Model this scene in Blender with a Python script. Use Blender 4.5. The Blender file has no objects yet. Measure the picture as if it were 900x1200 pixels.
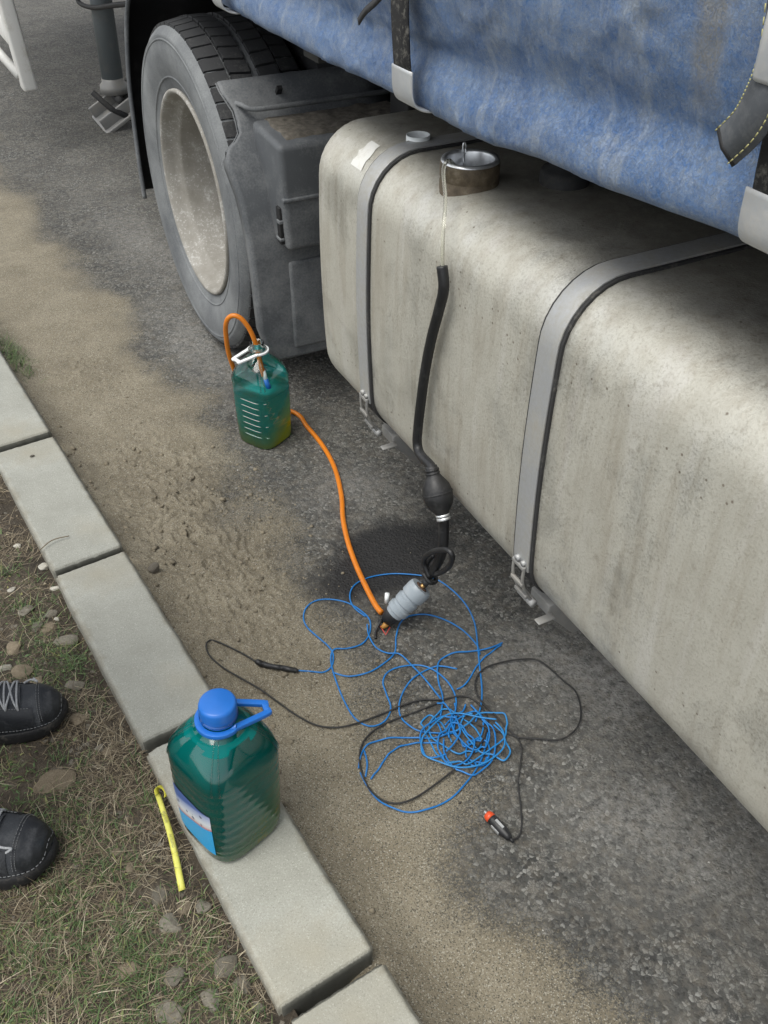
import bpy, math, random
import numpy as np
from mathutils import Vector, Matrix

# ------------------------------------------------------------------ camera, sky, sun, exposure
sc = bpy.context.scene
col = sc.collection
FPX, PITCH, YAW, CAMH = 1073.0, math.radians(39.1), math.radians(32.34), 1.55
cam_d = bpy.data.cameras.new('camera'); cam = bpy.data.objects.new('camera', cam_d); col.objects.link(cam)
cam.location = (0, 0, CAMH)
cam.rotation_euler = (math.pi/2 - PITCH, 0, -YAW)
cam_d.sensor_fit = 'VERTICAL'; cam_d.sensor_height = 36.0; cam_d.lens = 36.0*FPX/1200.0
cam_d.clip_start = 0.02; cam_d.clip_end = 2000
sc.camera = cam

SUN_EL, SUN_AZ = math.radians(66), math.radians(-95)      # azimuth measured from +Y towards +X
world = bpy.data.worlds.new('World'); sc.world = world; world.use_nodes = True
wn = world.node_tree; wn.nodes.clear()
sky = wn.nodes.new('ShaderNodeTexSky'); sky.sky_type = 'NISHITA'; sky.sun_disc = False
sky.sun_elevation = SUN_EL; sky.sun_rotation = SUN_AZ
sky.air_density = 1.0; sky.dust_density = 1.5; sky.ozone_density = 1.0
hs = wn.nodes.new('ShaderNodeHueSaturation'); hs.inputs['Saturation'].default_value = 0.16
bgn = wn.nodes.new('ShaderNodeBackground'); bgn.inputs['Strength'].default_value = 0.13
wo = wn.nodes.new('ShaderNodeOutputWorld')
wn.links.new(sky.outputs[0], hs.inputs['Color']); wn.links.new(hs.outputs[0], bgn.inputs['Color']); wn.links.new(bgn.outputs[0], wo.inputs['Surface'])
sun_d = bpy.data.lights.new('sun', 'SUN'); sun = bpy.data.objects.new('sun', sun_d); col.objects.link(sun)
sun_d.energy = 1.3; sun_d.angle = math.radians(40); sun_d.color = (1.0, 0.965, 0.88)
sdir = Vector((math.sin(SUN_AZ)*math.cos(SUN_EL), math.cos(SUN_AZ)*math.cos(SUN_EL), math.sin(SUN_EL)))
sun.rotation_euler = sdir.to_track_quat('Z', 'Y').to_euler()
sun.location = sdir*30
sc.view_settings.view_transform = 'Standard'; sc.view_settings.look = 'None'
sc.view_settings.gamma = 1; sc.view_settings.exposure = 0.92
sc.render.engine = 'CYCLES'
sc.cycles.use_denoising = True
sc.cycles.max_bounces = 10; sc.cycles.transparent_max_bounces = 16; sc.cycles.transmission_bounces = 8

# ------------------------------------------------------------------ pixel -> place helpers (photo is 900 x 1200)
_F = np.array([math.sin(YAW)*math.cos(PITCH), math.cos(YAW)*math.cos(PITCH), -math.sin(PITCH)])
_R = np.array([math.cos(YAW), -math.sin(YAW), 0.0]); _U = np.cross(_R, _F); _C = np.array([0, 0, CAMH])
def ray(px, py): return _F*FPX + _R*(px-450) + _U*(600-py)
def G(px, py, z=0.0):                                   # on a level plane
    d = ray(px, py); return _C + d*(z-CAMH)/d[2]
TANG = math.radians(5.094); TP0 = np.array([0.787, 0, 0])
TU = np.array([math.sin(TANG), math.cos(TANG), 0]); TN = np.array([math.cos(TANG), -math.sin(TANG), 0])
def tloc(X): v = np.asarray(X)-TP0; return np.array([v@TN, v@TU, v[2]])
def TA(px, py, a=0.0):                                  # on a plane parallel to the truck side, truck-local result
    d = ray(px, py); return tloc(_C + d*(TN@(TP0+TN*a-_C))/(TN@d))
def TZ(px, py, z): return tloc(G(px, py, z))
def TW(v): return TP0 + TN*v[0] + TU*v[1] + np.array([0, 0, v[2]])

# ------------------------------------------------------------------ numpy noise
def _lat(seed, ix, iy):
    h = (ix.astype(np.int64)*374761393 + iy.astype(np.int64)*668265263 + seed*974711) & 0x7fffffff
    h = ((h ^ (h >> 13))*1274126177) & 0x7fffffff
    return ((h ^ (h >> 16)) & 0xffff)/65535.0
def vn(x, y, s, seed=0):
    x = np.asarray(x, float)*s; y = np.asarray(y, float)*s
    ix = np.floor(x); iy = np.floor(y); fx = x-ix; fy = y-iy
    fx = fx*fx*(3-2*fx); fy = fy*fy*(3-2*fy)
    a = _lat(seed, ix, iy); b = _lat(seed, ix+1, iy); c = _lat(seed, ix, iy+1); d = _lat(seed, ix+1, iy+1)
    return (a*(1-fx)+b*fx)*(1-fy) + (c*(1-fx)+d*fx)*fy
def fbm(x, y, s, o=4, seed=0):
    t = 0; amp = 1; n = 0
    for k in range(o):
        t = t + amp*vn(x, y, s*2**k, seed+k*17); n += amp; amp *= .5
    return t/n
def sstep(x, a, b):
    t = np.clip((x-a)/(b-a), 0, 1); return t*t*(3-2*t)

# ------------------------------------------------------------------ object helpers
def tag(o, label=None, cat=None, group=None, kind=None):
    if label: o['label'] = label
    if cat: o['category'] = cat
    if group: o['group'] = group
    if kind: o['kind'] = kind
    return o
def empty(name, loc=(0, 0, 0), rz=0.0):
    o = bpy.data.objects.new(name, None); col.objects.link(o); o.location = loc; o.rotation_euler = (0, 0, rz)
    o.empty_display_size = 0.1
    return o
def link(name, me, mats, parent=None, smooth=True, bevel=0, seg=2, sub=0, loc=None, rot=None):
    if not isinstance(mats, (list, tuple)): mats = [mats]
    for m in mats: me.materials.append(m)
    o = bpy.data.objects.new(name, me); col.objects.link(o)
    if parent is not None: o.parent = parent
    if loc is not None: o.location = loc
    if rot is not None: o.rotation_euler = rot
    if smooth:
        me.polygons.foreach_set('use_smooth', [True]*len(me.polygons))
    if bevel:
        b = o.modifiers.new('bevel', 'BEVEL'); b.width = bevel; b.segments = seg; b.limit_method = 'ANGLE'; b.angle_limit = math.radians(40)
        if not smooth: me.polygons.foreach_set('use_smooth', [True]*len(me.polygons))
        b.harden_normals = False
    if sub:
        s = o.modifiers.new('sub', 'SUBSURF'); s.levels = s.render_levels = sub
    return o
class MB:
    def __init__(self): self.v = []; self.f = []; self.m = []
    def add(self, V, F, mi=0):
        n = len(self.v); self.v += [tuple(map(float, p)) for p in V]
        self.f += [tuple(int(i)+n for i in q) for q in F]; self.m += [mi]*len(F); return self
    def box(self, x0, x1, y0, y1, z0, z1, M=None, mi=0):
        V = [(x, y, z) for x in (x0, x1) for y in (y0, y1) for z in (z0, z1)]
        if M is not None: V = [M@Vector(p) for p in V]
        return self.add(V, [(0, 1, 3, 2), (4, 6, 7, 5), (0, 4, 5, 1), (2, 3, 7, 6), (0, 2, 6, 4), (1, 5, 7, 3)], mi)
    def grid(self, rows, closed_u=False, cap=False, mi=0):     # rows: list of equal length point lists
        R = len(rows); K = len(rows[0]); V = [p for r in rows for p in r]; F = []
        for i in range(R-1):
            for j in range(K if closed_u else K-1):
                a = i*K+j; b = i*K+(j+1) % K
                F.append((a, b, b+K, a+K))
        if cap: F.append(tuple(reversed(range(K)))); F.append(tuple(range((R-1)*K, R*K)))
        return self.add(V, F, mi)
    def tube(self, P, r, seg=8, cap=True, mi=0):
        P = np.asarray(P, float); n = len(P); r = np.broadcast_to(np.asarray(r, float), (n,))
        T = np.gradient(P, axis=0); T /= (np.linalg.norm(T, axis=1)[:, None]+1e-12)
        u = np.cross(T[0], [0, 0, 1.0]); u = u if np.linalg.norm(u) > 1e-3 else np.cross(T[0], [1.0, 0, 0]); u /= np.linalg.norm(u)
        rows = []
        for i in range(n):
            u = u-T[i]*(u@T[i]); u /= np.linalg.norm(u)+1e-12; w = np.cross(T[i], u)
            rows.append([P[i]+r[i]*(math.cos(t)*u+math.sin(t)*w) for t in np.arange(seg)*2*math.pi/seg])
        return self.grid(rows, True, cap, mi)
    def lathe(self, prof, seg=32, M=None, mi=0, cap=False):      # prof (r, z), about z
        rows = []
        for r, z in prof:
            rows.append([Vector((r*math.cos(t), r*math.sin(t), z)) for t in np.arange(seg)*2*math.pi/seg])
        if M is not None: rows = [[M@p for p in row] for row in rows]
        return self.grid(rows, True, cap, mi)
    def mesh(self, name='m'):
        me = bpy.data.meshes.new(name); me.from_pydata(self.v, [], self.f)
        if any(self.m): me.polygons.foreach_set('material_index', self.m)
        me.validate(); me.update(); return me
    def build(self, name, mats, parent=None, **k):
        return link(name, self.mesh(name), mats, parent, **k)
def np_mesh(name, V, F, attrs=None):
    me = bpy.data.meshes.new(name); V = np.asarray(V, np.float32); F = np.asarray(F, np.int32); k = F.shape[1]
    me.vertices.add(len(V)); me.vertices.foreach_set('co', V.ravel())
    me.loops.add(F.size); me.loops.foreach_set('vertex_index', F.ravel())
    me.polygons.add(len(F)); me.polygons.foreach_set('loop_start', np.arange(len(F), dtype=np.int32)*k)
    for n, a in (attrs or {}).items():
        at = me.attributes.new(n, 'FLOAT', 'POINT'); at.data.foreach_set('value', np.asarray(a, np.float32).ravel())
    me.update(calc_edges=True); me.validate(); return me
def axis_frame(p, q):                                          # matrix whose z runs p -> q, origin p
    p = Vector(p); d = Vector(q)-p
    return Matrix.Translation(p) @ d.to_track_quat('Z', 'Y').to_matrix().to_4x4()
def spline(P, n=10, closed=False):
    P = np.asarray(P, float); out = []
    m = len(P); rng = range(m if closed else m-1)
    for i in rng:
        if closed: p0, p1, p2, p3 = P[i-1], P[i], P[(i+1) % m], P[(i+2) % m]
        else: p0, p1, p2, p3 = P[max(i-1, 0)], P[i], P[i+1], P[min(i+2, m-1)]
        for t in np.arange(n)/n:
            out.append(.5*((2*p1)+(p2-p0)*t+(2*p0-5*p1+4*p2-p3)*t*t+(3*p1-p0-3*p2+p3)*t**3))
    out.append(P[0] if closed else P[-1]); return np.array(out)

# ------------------------------------------------------------------ material helpers
class Mat:
    def __init__(self, name):
        self.m = bpy.data.materials.new(name); self.m.use_nodes = True; self.nt = self.m.node_tree
        self.b = self.nt.nodes['Principled BSDF']; self.tc = self.nt.nodes.new('ShaderNodeTexCoord')
        self.co = self.tc.outputs['Object']
    def n(self, typ, props=None, ins=None):
        q = self.nt.nodes.new(typ)
        for k, v in (props or {}).items(): setattr(q, k, v)
        for k, v in (ins or {}).items(): self.set(q.inputs[k], v)
        return q
    def set(self, s, v):
        if isinstance(v, bpy.types.NodeSocket): self.nt.links.new(v, s)
        elif isinstance(v, (tuple, list)) and len(v) == 3 and s.type == 'RGBA': s.default_value = (*v, 1)
        else: s.default_value = v
    def noise(self, scale, detail=4, rough=.55, co=None, dist=0.0):
        return self.n('ShaderNodeTexNoise', None, {'Vector': co or self.co, 'Scale': scale, 'Detail': detail, 'Roughness': rough, 'Distortion': dist}).outputs['Fac']
    def vor(self, scale, out='Distance', feat='F1', co=None):
        return self.n('ShaderNodeTexVoronoi', {'feature': feat}, {'Vector': co or self.co, 'Scale': scale}).outputs[out]
    def map(self, scale=(1, 1, 1), loc=(0, 0, 0), rot=(0, 0, 0)):
        return self.n('ShaderNodeMapping', None, {'Vector': self.co, 'Scale': scale, 'Location': loc, 'Rotation': rot}).outputs[0]
    def xyz(self):
        s = self.n('ShaderNodeSeparateXYZ', None, {0: self.co}); return s.outputs
    def attr(self, name): return self.n('ShaderNodeAttribute', {'attribute_name': name}).outputs['Fac']
    def math(self, op, a, b=0.0, clamp=False):
        return self.n('ShaderNodeMath', {'operation': op, 'use_clamp': clamp}, {0: a, 1: b}).outputs[0]
    def rng(self, v, a, b, c=0.0, d=1.0):
        return self.n('ShaderNodeMapRange', None, {0: v, 1: a, 2: b, 3: c, 4: d}).outputs[0]
    def mix(self, f, a, b, blend='MIX'):
        q = self.n('ShaderNodeMix', {'data_type': 'RGBA', 'blend_type': blend})
        self.set(q.inputs[0], f); self.set(q.inputs[6], a); self.set(q.inputs[7], b); return q.outputs[2]
    def ramp(self, f, stops):
        q = self.n('ShaderNodeValToRGB', None, {0: f}); e = q.color_ramp.elements
        while len(e) < len(stops): e.new(.5)
        for x, (p, c_) in zip(e, stops): x.position = p; x.color = (*c_, 1) if len(c_) == 3 else c_
        return q.outputs[0]
    def bump(self, h, strength=.5, dist=.002, prev=None):
        q = self.n('ShaderNodeBump', None, {'Height': h, 'Strength': strength, 'Distance': dist})
        if prev is not None: self.set(q.inputs['Normal'], prev)
        return q.outputs[0]
    def out(self, color=None, rough=None, normal=None, metal=None, **k):
        b = self.b
        for nm, v in (('Base Color', color), ('Roughness', rough), ('Normal', normal), ('Metallic', metal)):
            if v is not None: self.set(b.inputs[nm], v)
        for nm, v in k.items(): self.set(b.inputs[nm.replace('_', ' ')], v)
        return self.m

def m_plain(name, c, rough=.5, metal=0.0, var=.15, scale=40, bump=.0, **k):
    M = Mat(name); d = tuple(x*(1-var) for x in c); l = tuple(min(1, x*(1+var)) for x in c)
    n = M.noise(scale, 5); colr = M.ramp(n, [(.3, d), (.7, l)])
    nor = M.bump(M.noise(scale*6, 3), bump, .001) if bump else None
    return M.out(colr, rough, nor, metal, **k)
def m_dusty(name, c, dust, amt=.5, rough=.6, scale=12, metal=0.0, fine=160, bump=.25):
    M = Mat(name)
    n = M.noise(scale, 6, .65); n2 = M.noise(fine, 3, .7)
    f = M.rng(M.math('ADD', n, M.math('MULTIPLY', n2, .45)), .95-amt*.6, 1.15-amt*.25)
    colr = M.mix(f, c, dust)
    return M.out(colr, M.rng(f, 0, 1, rough, .9), M.bump(n2, bump, .0012), metal)

MT = {}
# ------------------------------------------------------------------ ground: road, sand, verge
XB = np.array([[-400, .6], [.2, .60], [.35, .60], [.61, .60], [.9, .64], [1.51, .70], [1.84, .75], [2.52, .83], [3., .83], [3.8, .84], [5., .88], [9., .95], [700, .95]])
def sand_mask(x, y):
    xb = np.interp(y, XB[:, 0], XB[:, 1])
    n = fbm(x, y, 5, 5, 3)-.5
    return sstep(xb-x+n*.34, -.15, .15)
def mud_mask(x, y):
    m = 1.15*np.exp(-(((x-.60)/.20)**2+((y-1.82)/.42)**2)) + .55*np.exp(-(((x-.56)/.1)**2+((y-2.75)/.12)**2)) + .4*np.exp(-(((x-.5)/.12)**2+((y-1.35)/.25)**2))
    return np.clip(m, 0, 1)
def mud_scales(x, y):
    u = .80*x+.60*y; v = -.60*x+.80*y
    wu = u+.07*(fbm(u, v, 8, 4, 40)-.5); wv = v+.07*(fbm(u+5, v, 8, 4, 50)-.5)
    q = fbm(wu*1.6, wv, 7.5, 3, 21)*10; saw = q-np.floor(q)
    q2 = fbm(wu*1.3+9, wv, 19, 2, 33)*6; saw2 = q2-np.floor(q2)
    return .68*saw+.32*saw2, fbm(wu, wv, 34, 3, 61)
def road_h(x, y):
    x = np.asarray(x, float); y = np.asarray(y, float)
    s = sand_mask(x, y); mud = mud_mask(x, y)*s
    saw, crust = mud_scales(x, y)
    h = .0012*(fbm(x, y, 60, 3, 5)-.5) + .010*(fbm(x, y, 1.3, 2, 8)-.5)
    h = h + s*(.005+.006*(fbm(x, y, 9, 4, 2)-.5)) + mud*(.020*saw+.014*(crust-.5))
    h = h + .045*np.exp(-((x-.352)/.07)**2)*(.55+.8*fbm(x, y, 6, 3, 31))
    return h
def shade_relief_mask(x, y):
    a, b = mud_scales(x, y); return np.clip(a*.8+.5*b, 0, 1)
def road_z(x, y): return float(road_h(np.array([x]), np.array([y]))[0])
def axis_vals(lo, hi, step, near_lo, near_hi, grow=1.25):
    v = list(np.arange(near_lo, near_hi, step)); d = step
    a = near_lo
    while a > lo: d *= grow; a -= d; v.insert(0, max(a, lo))
    a = v[-1]; d = step
    while a < hi: d *= grow; a += d; v.append(min(a, hi))
    return np.array(v)
xs = axis_vals(.30, 500, .0055, .30, 1.55); ys = axis_vals(-300, 600, .0062, .22, 3.1, 1.12)
X, Y = np.meshgrid(xs, ys); nx, ny = len(xs), len(ys)
H = road_h(X, Y)
idx = np.arange(nx*ny).reshape(ny, nx)
Fq = np.stack([idx[:-1, :-1], idx[:-1, 1:], idx[1:, 1:], idx[1:, :-1]], -1).reshape(-1, 4)
wet = np.clip(np.exp(-(((X-.94)/.18)**2+((Y-1.445)/.115)**2))*3.0 + (fbm(X, Y, 16, 4, 77)-.5)*1.4 - .45, 0, 1)
pale = np.zeros_like(X)
for cx, cy, rx, ry, w in [(1.13, .86, .12, .14, 1.), (.98, .52, .12, .16, .55), (1.25, .28, .2, .15, .6), (1.02, 1.02, .08, .07, .6), (1.12, 3.6, .12, .55, .5), (.95, 2.75, .1, .3, .5), (1.0, 1.75, .12, .1, .45), (1.2, .55, .1, .1, .5), (.86, .62, .08, .08, .35), (1.35, 4.6, .3, .5, .15)]:
    pale += w*np.exp(-(((X-cx)/rx)**2+((Y-cy)/ry)**2))
pale = np.clip(pale*(.4+1.3*fbm(X, Y, 16, 4, 12)), 0, 1)
me = np_mesh('road', np.stack([X, Y, H], -1).reshape(-1, 3), Fq, {'sand': sand_mask(X, Y), 'wet': wet, 'pale': pale, 'mud': mud_mask(X, Y), 'flake': shade_relief_mask(X, Y)})
M = Mat('asphalt')
wrp = M.n('ShaderNodeVectorMath', {'operation': 'MULTIPLY_ADD'}, {0: M.n('ShaderNodeTexNoise', None, {'Vector': M.co, 'Scale': 90.0, 'Detail': 3.0}).outputs['Color'], 1: (.012, .012, .012), 2: M.co}).outputs[0]
vc = M.vor(135, 'Color', co=wrp); vd = M.vor(135, 'Distance', co=wrp); ve = M.vor(135, 'Distance', 'DISTANCE_TO_EDGE', co=wrp)
bw = M.n('ShaderNodeSeparateColor', None, {0: vc})
aggr = M.ramp(bw.outputs[0], [(0., (.020, .021, .020)), (.40, (.044, .046, .043)), (.66, (.082, .084, .078)), (.86, (.145, .146, .135)), (1., (.25, .25, .235))])
v2 = M.vor(70, 'Color'); bw2 = M.n('ShaderNodeSeparateColor', None, {0: v2})
aggr = M.mix(M.rng(bw2.outputs[1], .78, .9), aggr, (.15, .147, .135))
binder = M.ramp(M.noise(9, 5), [(.3, (.020, .020, .021)), (.7, (.052, .051, .05))])
edge = M.rng(ve, .0, .12)
asph = M.mix(edge, binder, aggr)
patchy = M.rng(M.noise(6, 6, .65), .38, .68)
asph = M.mix(M.math('MULTIPLY', patchy, .50), asph, (.125, .120, .107))
asph = M.mix(M.math('MULTIPLY', M.rng(M.noise(4.5, 6, .7, co=M.map((1, 1, 1), (7, 3, 0))), .46, .66), .55), asph, (.034, .034, .033))
asph = M.mix(M.math('MULTIPLY', M.attr('pale'), M.rng(M.noise(60, 4, .7), .3, .6)), asph, (.27, .265, .25))

sg = M.noise(420, 3, .7); sl = M.noise(7, 5, .6)
sand = M.ramp(sl, [(.28, (.190, .163, .114)), (.5, (.265, .232, .165)), (.75, (.335, .298, .220))])
sand = M.mix(M.rng(sg, .3, .75), M.mix(.5, sand, (.07, .058, .043), 'MIX'), sand)
spk = M.vor(520, 'Color'); spx = M.n('ShaderNodeSeparateColor', None, {0: spk})
sand = M.mix(M.rng(spx.outputs[0], .80, .96), sand, (.36, .34, .28))
sand = M.mix(M.rng(spx.outputs[1], .76, .96), sand, (.075, .068, .052))
crk = None
sand = M.mix(M.math('MULTIPLY', M.attr('mud'), M.rng(M.attr('flake'), 0, 1, .75, 0)), sand, (.115, .098, .070))  # low parts of the mud relief painted darker, as shade in the cracks
bnd = M.math('ADD', M.attr('sand'), M.math('MULTIPLY', M.math('SUBTRACT', M.noise(230, 5, .85), .5), 3.0))
sm = M.rng(bnd, .30, .70)
dustf = M.math('MULTIPLY', M.rng(M.noise(32, 6, .75), .46, .70), .42)
asph = M.mix(dustf, asph, (.17, .148, .115))
colr = M.mix(sm, asph, sand)
colr = M.mix(M.math('MULTIPLY', M.attr('wet'), .95), colr, (.008, .008, .009))
hgt = M.math('ADD', M.math('MULTIPLY', M.rng(vd, 0, .6, 1, 0), M.math('SUBTRACT', 1.0, M.math('MULTIPLY', sm, .8))), M.math('MULTIPLY', sg, M.math('MULTIPLY', sm, 1.1)))
nor = M.bump(hgt, .65, .003)
nor = M.bump(M.noise(38, 6, .7), .45, .006, nor)
ro = M.mix(M.attr('wet'), (.88, .88, .88), (.70, .70, .70))
MT['road'] = M.out(colr, ro, nor)
road = link('road', me, MT['road']); tag(road, 'dark worn asphalt road dusted with tan sand along the kerb', 'road', kind='structure')

VZ = .070
def verge_h(x, y):
    x = np.asarray(x, float); y = np.asarray(y, float)
    h = VZ + .028*(fbm(x, y, 5, 4, 61)-.5) + .012*(fbm(x, y, 30, 4, 71)-.5)
    return h - .012*np.exp(-((x-.185)/.03)**2)
def verge_z(x, y): return float(verge_h(np.array([x]), np.array([y]))[0])
xv = axis_vals(-500, .21, .006, -.42, .21, 1.2); xv = xv[xv <= .215]; yv = axis_vals(-300, 600, .008, .35, 2.4, 1.14)
X, Y = np.meshgrid(xv, yv); idx = np.arange(X.size).reshape(X.shape)
Fq = np.stack([idx[:-1, :-1], idx[:-1, 1:], idx[1:, 1:], idx[1:, :-1]], -1).reshape(-1, 4)
me = np_mesh('verge', np.stack([X, Y, verge_h(X, Y)], -1).reshape(-1, 3), Fq)
M = Mat('soil'); a = M.noise(14, 6, .65); b = M.noise(160, 4, .7)
colr = M.ramp(a, [(.3, (.038, .031, .022)), (.5, (.075, .061, .044)), (.7, (.130, .109, .08))])
colr = M.mix(M.rng(b, .3, .7), M.mix(.6, colr, (.028, .022, .016)), colr)
spx = M.n('ShaderNodeSeparateColor', None, {0: M.vor(130, 'Color')})
colr = M.mix(M.rng(spx.outputs[0], .95, .99), colr, (.17, .155, .125))
far = M.rng(M.xyz()[0], -3.0, -1.0, 1, 0)
colr = M.mix(far, colr, (.06, .07, .03))
MT['soil'] = M.out(colr, .95, M.bump(M.math('ADD', b, M.noise(45, 5, .7)), .9, .006))
tag(link('verge', me, MT['soil']), 'bare brown soil verge with thin grass behind the kerb', 'verge', kind='structure')

# ------------------------------------------------------------------ kerb of separate concrete stones
PER, Y0 = .5755, .577
M = Mat('concrete')
a = M.noise(9, 6, .6); b = M.noise(300, 3, .7)
colr = M.ramp(a, [(.3, (.275, .28, .248)), (.55, (.325, .332, .298)), (.75, (.375, .382, .348))])
colr = M.mix(M.math('MULTIPLY', M.rng(b, .35, .7, 1, 0), .4), colr, (.17, .165, .145))
sp = M.n('ShaderNodeSeparateColor', None, {0: M.vor(650, 'Color')})
colr = M.mix(M.rng(sp.outputs[0], .92, 1.0, 0, .7), colr, (.43, .435, .40))
colr = M.mix(M.rng(sp.outputs[1], .92, 1.0, 0, .7), colr, (.18, .18, .16))
colr = M.mix(M.math('MULTIPLY', M.rng(M.noise(3.5, 4), .55, .7), .4), colr, (.30, .27, .2))
colr = M.mix(M.math('MULTIPLY', M.rng(M.noise(2.2, 5, .7, co=M.map((1, 1, 1), (1, 5, 2))), .55, .75), .30), colr, (.20, .195, .165))
oi = M.n('ShaderNodeObjectInfo'); colr = M.mix(1.0, colr, M.ramp(oi.outputs['Random'], [(0, (1.0, 1.0, 1.0)), (1, (1.16, 1.15, 1.13))]), 'MULTIPLY')
ed = M.math('MULTIPLY', M.rng(M.math('ADD', M.math('ABSOLUTE', M.xyz()[0]), M.math('MULTIPLY', M.math('SUBTRACT', M.noise(28, 5, .75), .5), .06)), .072, .088), .5)
colr = M.mix(ed, colr, (.17, .145, .10))
joint_shade = M.rng(M.math('ADD', M.math('ABSOLUTE', M.xyz()[1]), M.math('MULTIPLY', M.math('SUBTRACT', b, .5), .006)), (PER-.023)/2-.0035, (PER-.023)/2-.001)
colr = M.mix(M.math('MULTIPLY', joint_shade, .85), colr, (.075, .075, .062))  # stone ends darkened in colour for the shade inside the narrow joints
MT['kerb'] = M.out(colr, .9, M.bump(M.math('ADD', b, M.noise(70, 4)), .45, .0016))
kerb = empty('kerb', (.2715, .0, 0)); tag(kerb, 'row of pale grey concrete kerb stones between the road and the verge', 'kerb', kind='structure')
rk = random.Random(4)
import bmesh
def kerb_mesh(seed):
    r = random.Random(seed); bm = bmesh.new()
    bmesh.ops.create_cube(bm, size=1)
    for v in bm.verts: v.co = Vector((v.co.x*.169, v.co.y*(PER-.023), v.co.z*.34-.07))
    bmesh.ops.bevel(bm, geom=[e for e in bm.edges], offset=.005, segments=2, affect='EDGES')
    bmesh.ops.subdivide_edges(bm, edges=[e for e in bm.edges if e.calc_length() > .1], cuts=26, use_grid_fill=True)
    for v in bm.verts:
        n = vn(np.array([v.co.x*1.0+seed*3+v.co.z]), np.array([v.co.y+v.co.z]), 45, seed)[0]-.5
        n2 = vn(np.array([v.co.x+seed]), np.array([v.co.y]), 160, seed)[0]-.5
        v.co += Vector((n*.0022, n2*.0022, n*.0014))
        if abs(v.co.x) > .078 and v.co.z > .09: v.co.z -= max(0, n2-.25)*.016
        if abs(v.co.y) > PER/2-.02 and v.co.z > .09: v.co.z -= max(0, n-.2)*.02
    me = bpy.data.meshes.new('kerb_stone'); bm.to_mesh(me); bm.free(); return me
kms = [kerb_mesh(s) for s in range(4)]
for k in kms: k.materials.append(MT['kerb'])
for k in kms: k.polygons.foreach_set('use_smooth', [True]*len(k.polygons))
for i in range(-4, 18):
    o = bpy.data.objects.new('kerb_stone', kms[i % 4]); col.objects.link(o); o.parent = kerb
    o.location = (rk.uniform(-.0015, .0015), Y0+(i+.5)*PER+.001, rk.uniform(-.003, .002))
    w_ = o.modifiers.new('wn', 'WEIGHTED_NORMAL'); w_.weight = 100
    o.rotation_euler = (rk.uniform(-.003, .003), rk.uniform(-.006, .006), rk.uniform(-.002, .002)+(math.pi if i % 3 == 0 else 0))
mb = MB()
for i in range(-4, 19):
    y = Y0+i*PER; mb.box(-.081, .081, y-.013, y+.015, -.2, .045+rk.uniform(-.010, .010))
MT['mortar'] = m_plain('mortar', (.075, .075, .066), .95, bump=.6, scale=25)
mb.build('mortar_joints', MT['mortar'], kerb, smooth=False)

# ------------------------------------------------------------------ truck materials
M = Mat('tank_metal'); x, y, z = M.xyz()
st = M.noise(30, 6, .65, co=M.map((1.0, 1.0, .10))); cl = M.noise(5, 6, .65); fine = M.noise(230, 4, .75)
base = M.ramp(cl, [(.28, (.42, .405, .350)), (.5, (.50, .488, .430)), (.72, (.60, .595, .545))])
base = M.mix(M.math('MULTIPLY', M.rng(st, .48, .68), .55), base, (.33, .295, .235))
base = M.mix(M.math('MULTIPLY', M.rng(M.noise(21, 5, .6, co=M.map((1, 1, .07), (3, 1, 0))), .55, .66), .35), base, (.60, .59, .56))
blot = M.rng(M.noise(34, 5, .75), .58, .72)
base = M.mix(M.math('MULTIPLY', blot, .45), base, (.25, .22, .175))
base = M.mix(M.math('MULTIPLY', M.rng(fine, .50, .70), .50), base, (.24, .215, .165))
spk = M.n('ShaderNodeSeparateColor', None, {0: M.vor(80, 'Color')}); spd = M.vor(80)
base = M.mix(M.math('MULTIPLY', M.rng(spk.outputs[0], .90, .93), M.rng(spd, .10, .22, 1, 0)), base, (.20, .175, .14))
# oily grime baked on the flat top round the filler and towards the chassis
gr = M.math('MULTIPLY', M.rng(M.math('ADD', x, M.math('MULTIPLY', M.math('SUBTRACT', M.noise(14, 6, .7), .5), .24)), .06, .22), M.rng(z, .90, .955))
grn = M.math('MULTIPLY', gr, M.rng(M.noise(55, 4, .7), .25, .55, .55, .95))
base = M.mix(M.math('MULTIPLY', grn, .62), base, (.105, .093, .076))
wear = M.rng(M.math('ADD', cl, M.math('MULTIPLY', fine, .3)), .62, .80)
MT['tank'] = M.out(base, M.mix(M.math('MULTIPLY', wear, M.math('SUBTRACT', 1.0, grn)), (.46, .46, .46), (.32, .32, .32)),
                   M.bump(M.math('ADD', fine, M.math('MULTIPLY', M.noise(60, 5, .7), .8)), .5, .0016), M.math('ADD', M.math('MULTIPLY', wear, .4), .22))
MT['steel'] = m_dusty('strap_steel', (.40, .41, .42), (.36, .345, .30), .60, .45, 14, .35, 120, .3)
MT['steel2'] = m_dusty('bracket_steel', (.26, .26, .255), (.36, .34, .30), .45, .55, 14, .35)
MT['rubber_strip'] = m_dusty('strip_rubber', (.03, .03, .031), (.17, .16, .14), .25, .8, 22)
MT['tyre'] = m_dusty('tyre_rubber', (.085, .092, .100), (.225, .235, .238), .70, .75, 5, 0, 220, .35)
MT['tread'] = m_dusty('tread_rubber', (.024, .025, .027), (.105, .105, .10), .30, .8, 9)
M = Mat('rim_paint'); n1 = M.noise(11, 6, .65); n2 = M.noise(120, 4, .75)
colr = M.ramp(n1, [(.3, (.20, .188, .162)), (.55, (.27, .258, .232)), (.75, (.35, .342, .318))])
colr = M.mix(M.rng(M.math('ADD', n2, M.math('MULTIPLY', n1, .6)), .86, 1.04), colr, (.50, .495, .475))
MT['rim'] = M.out(colr, .75, M.bump(n2, .5, .002))
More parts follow.
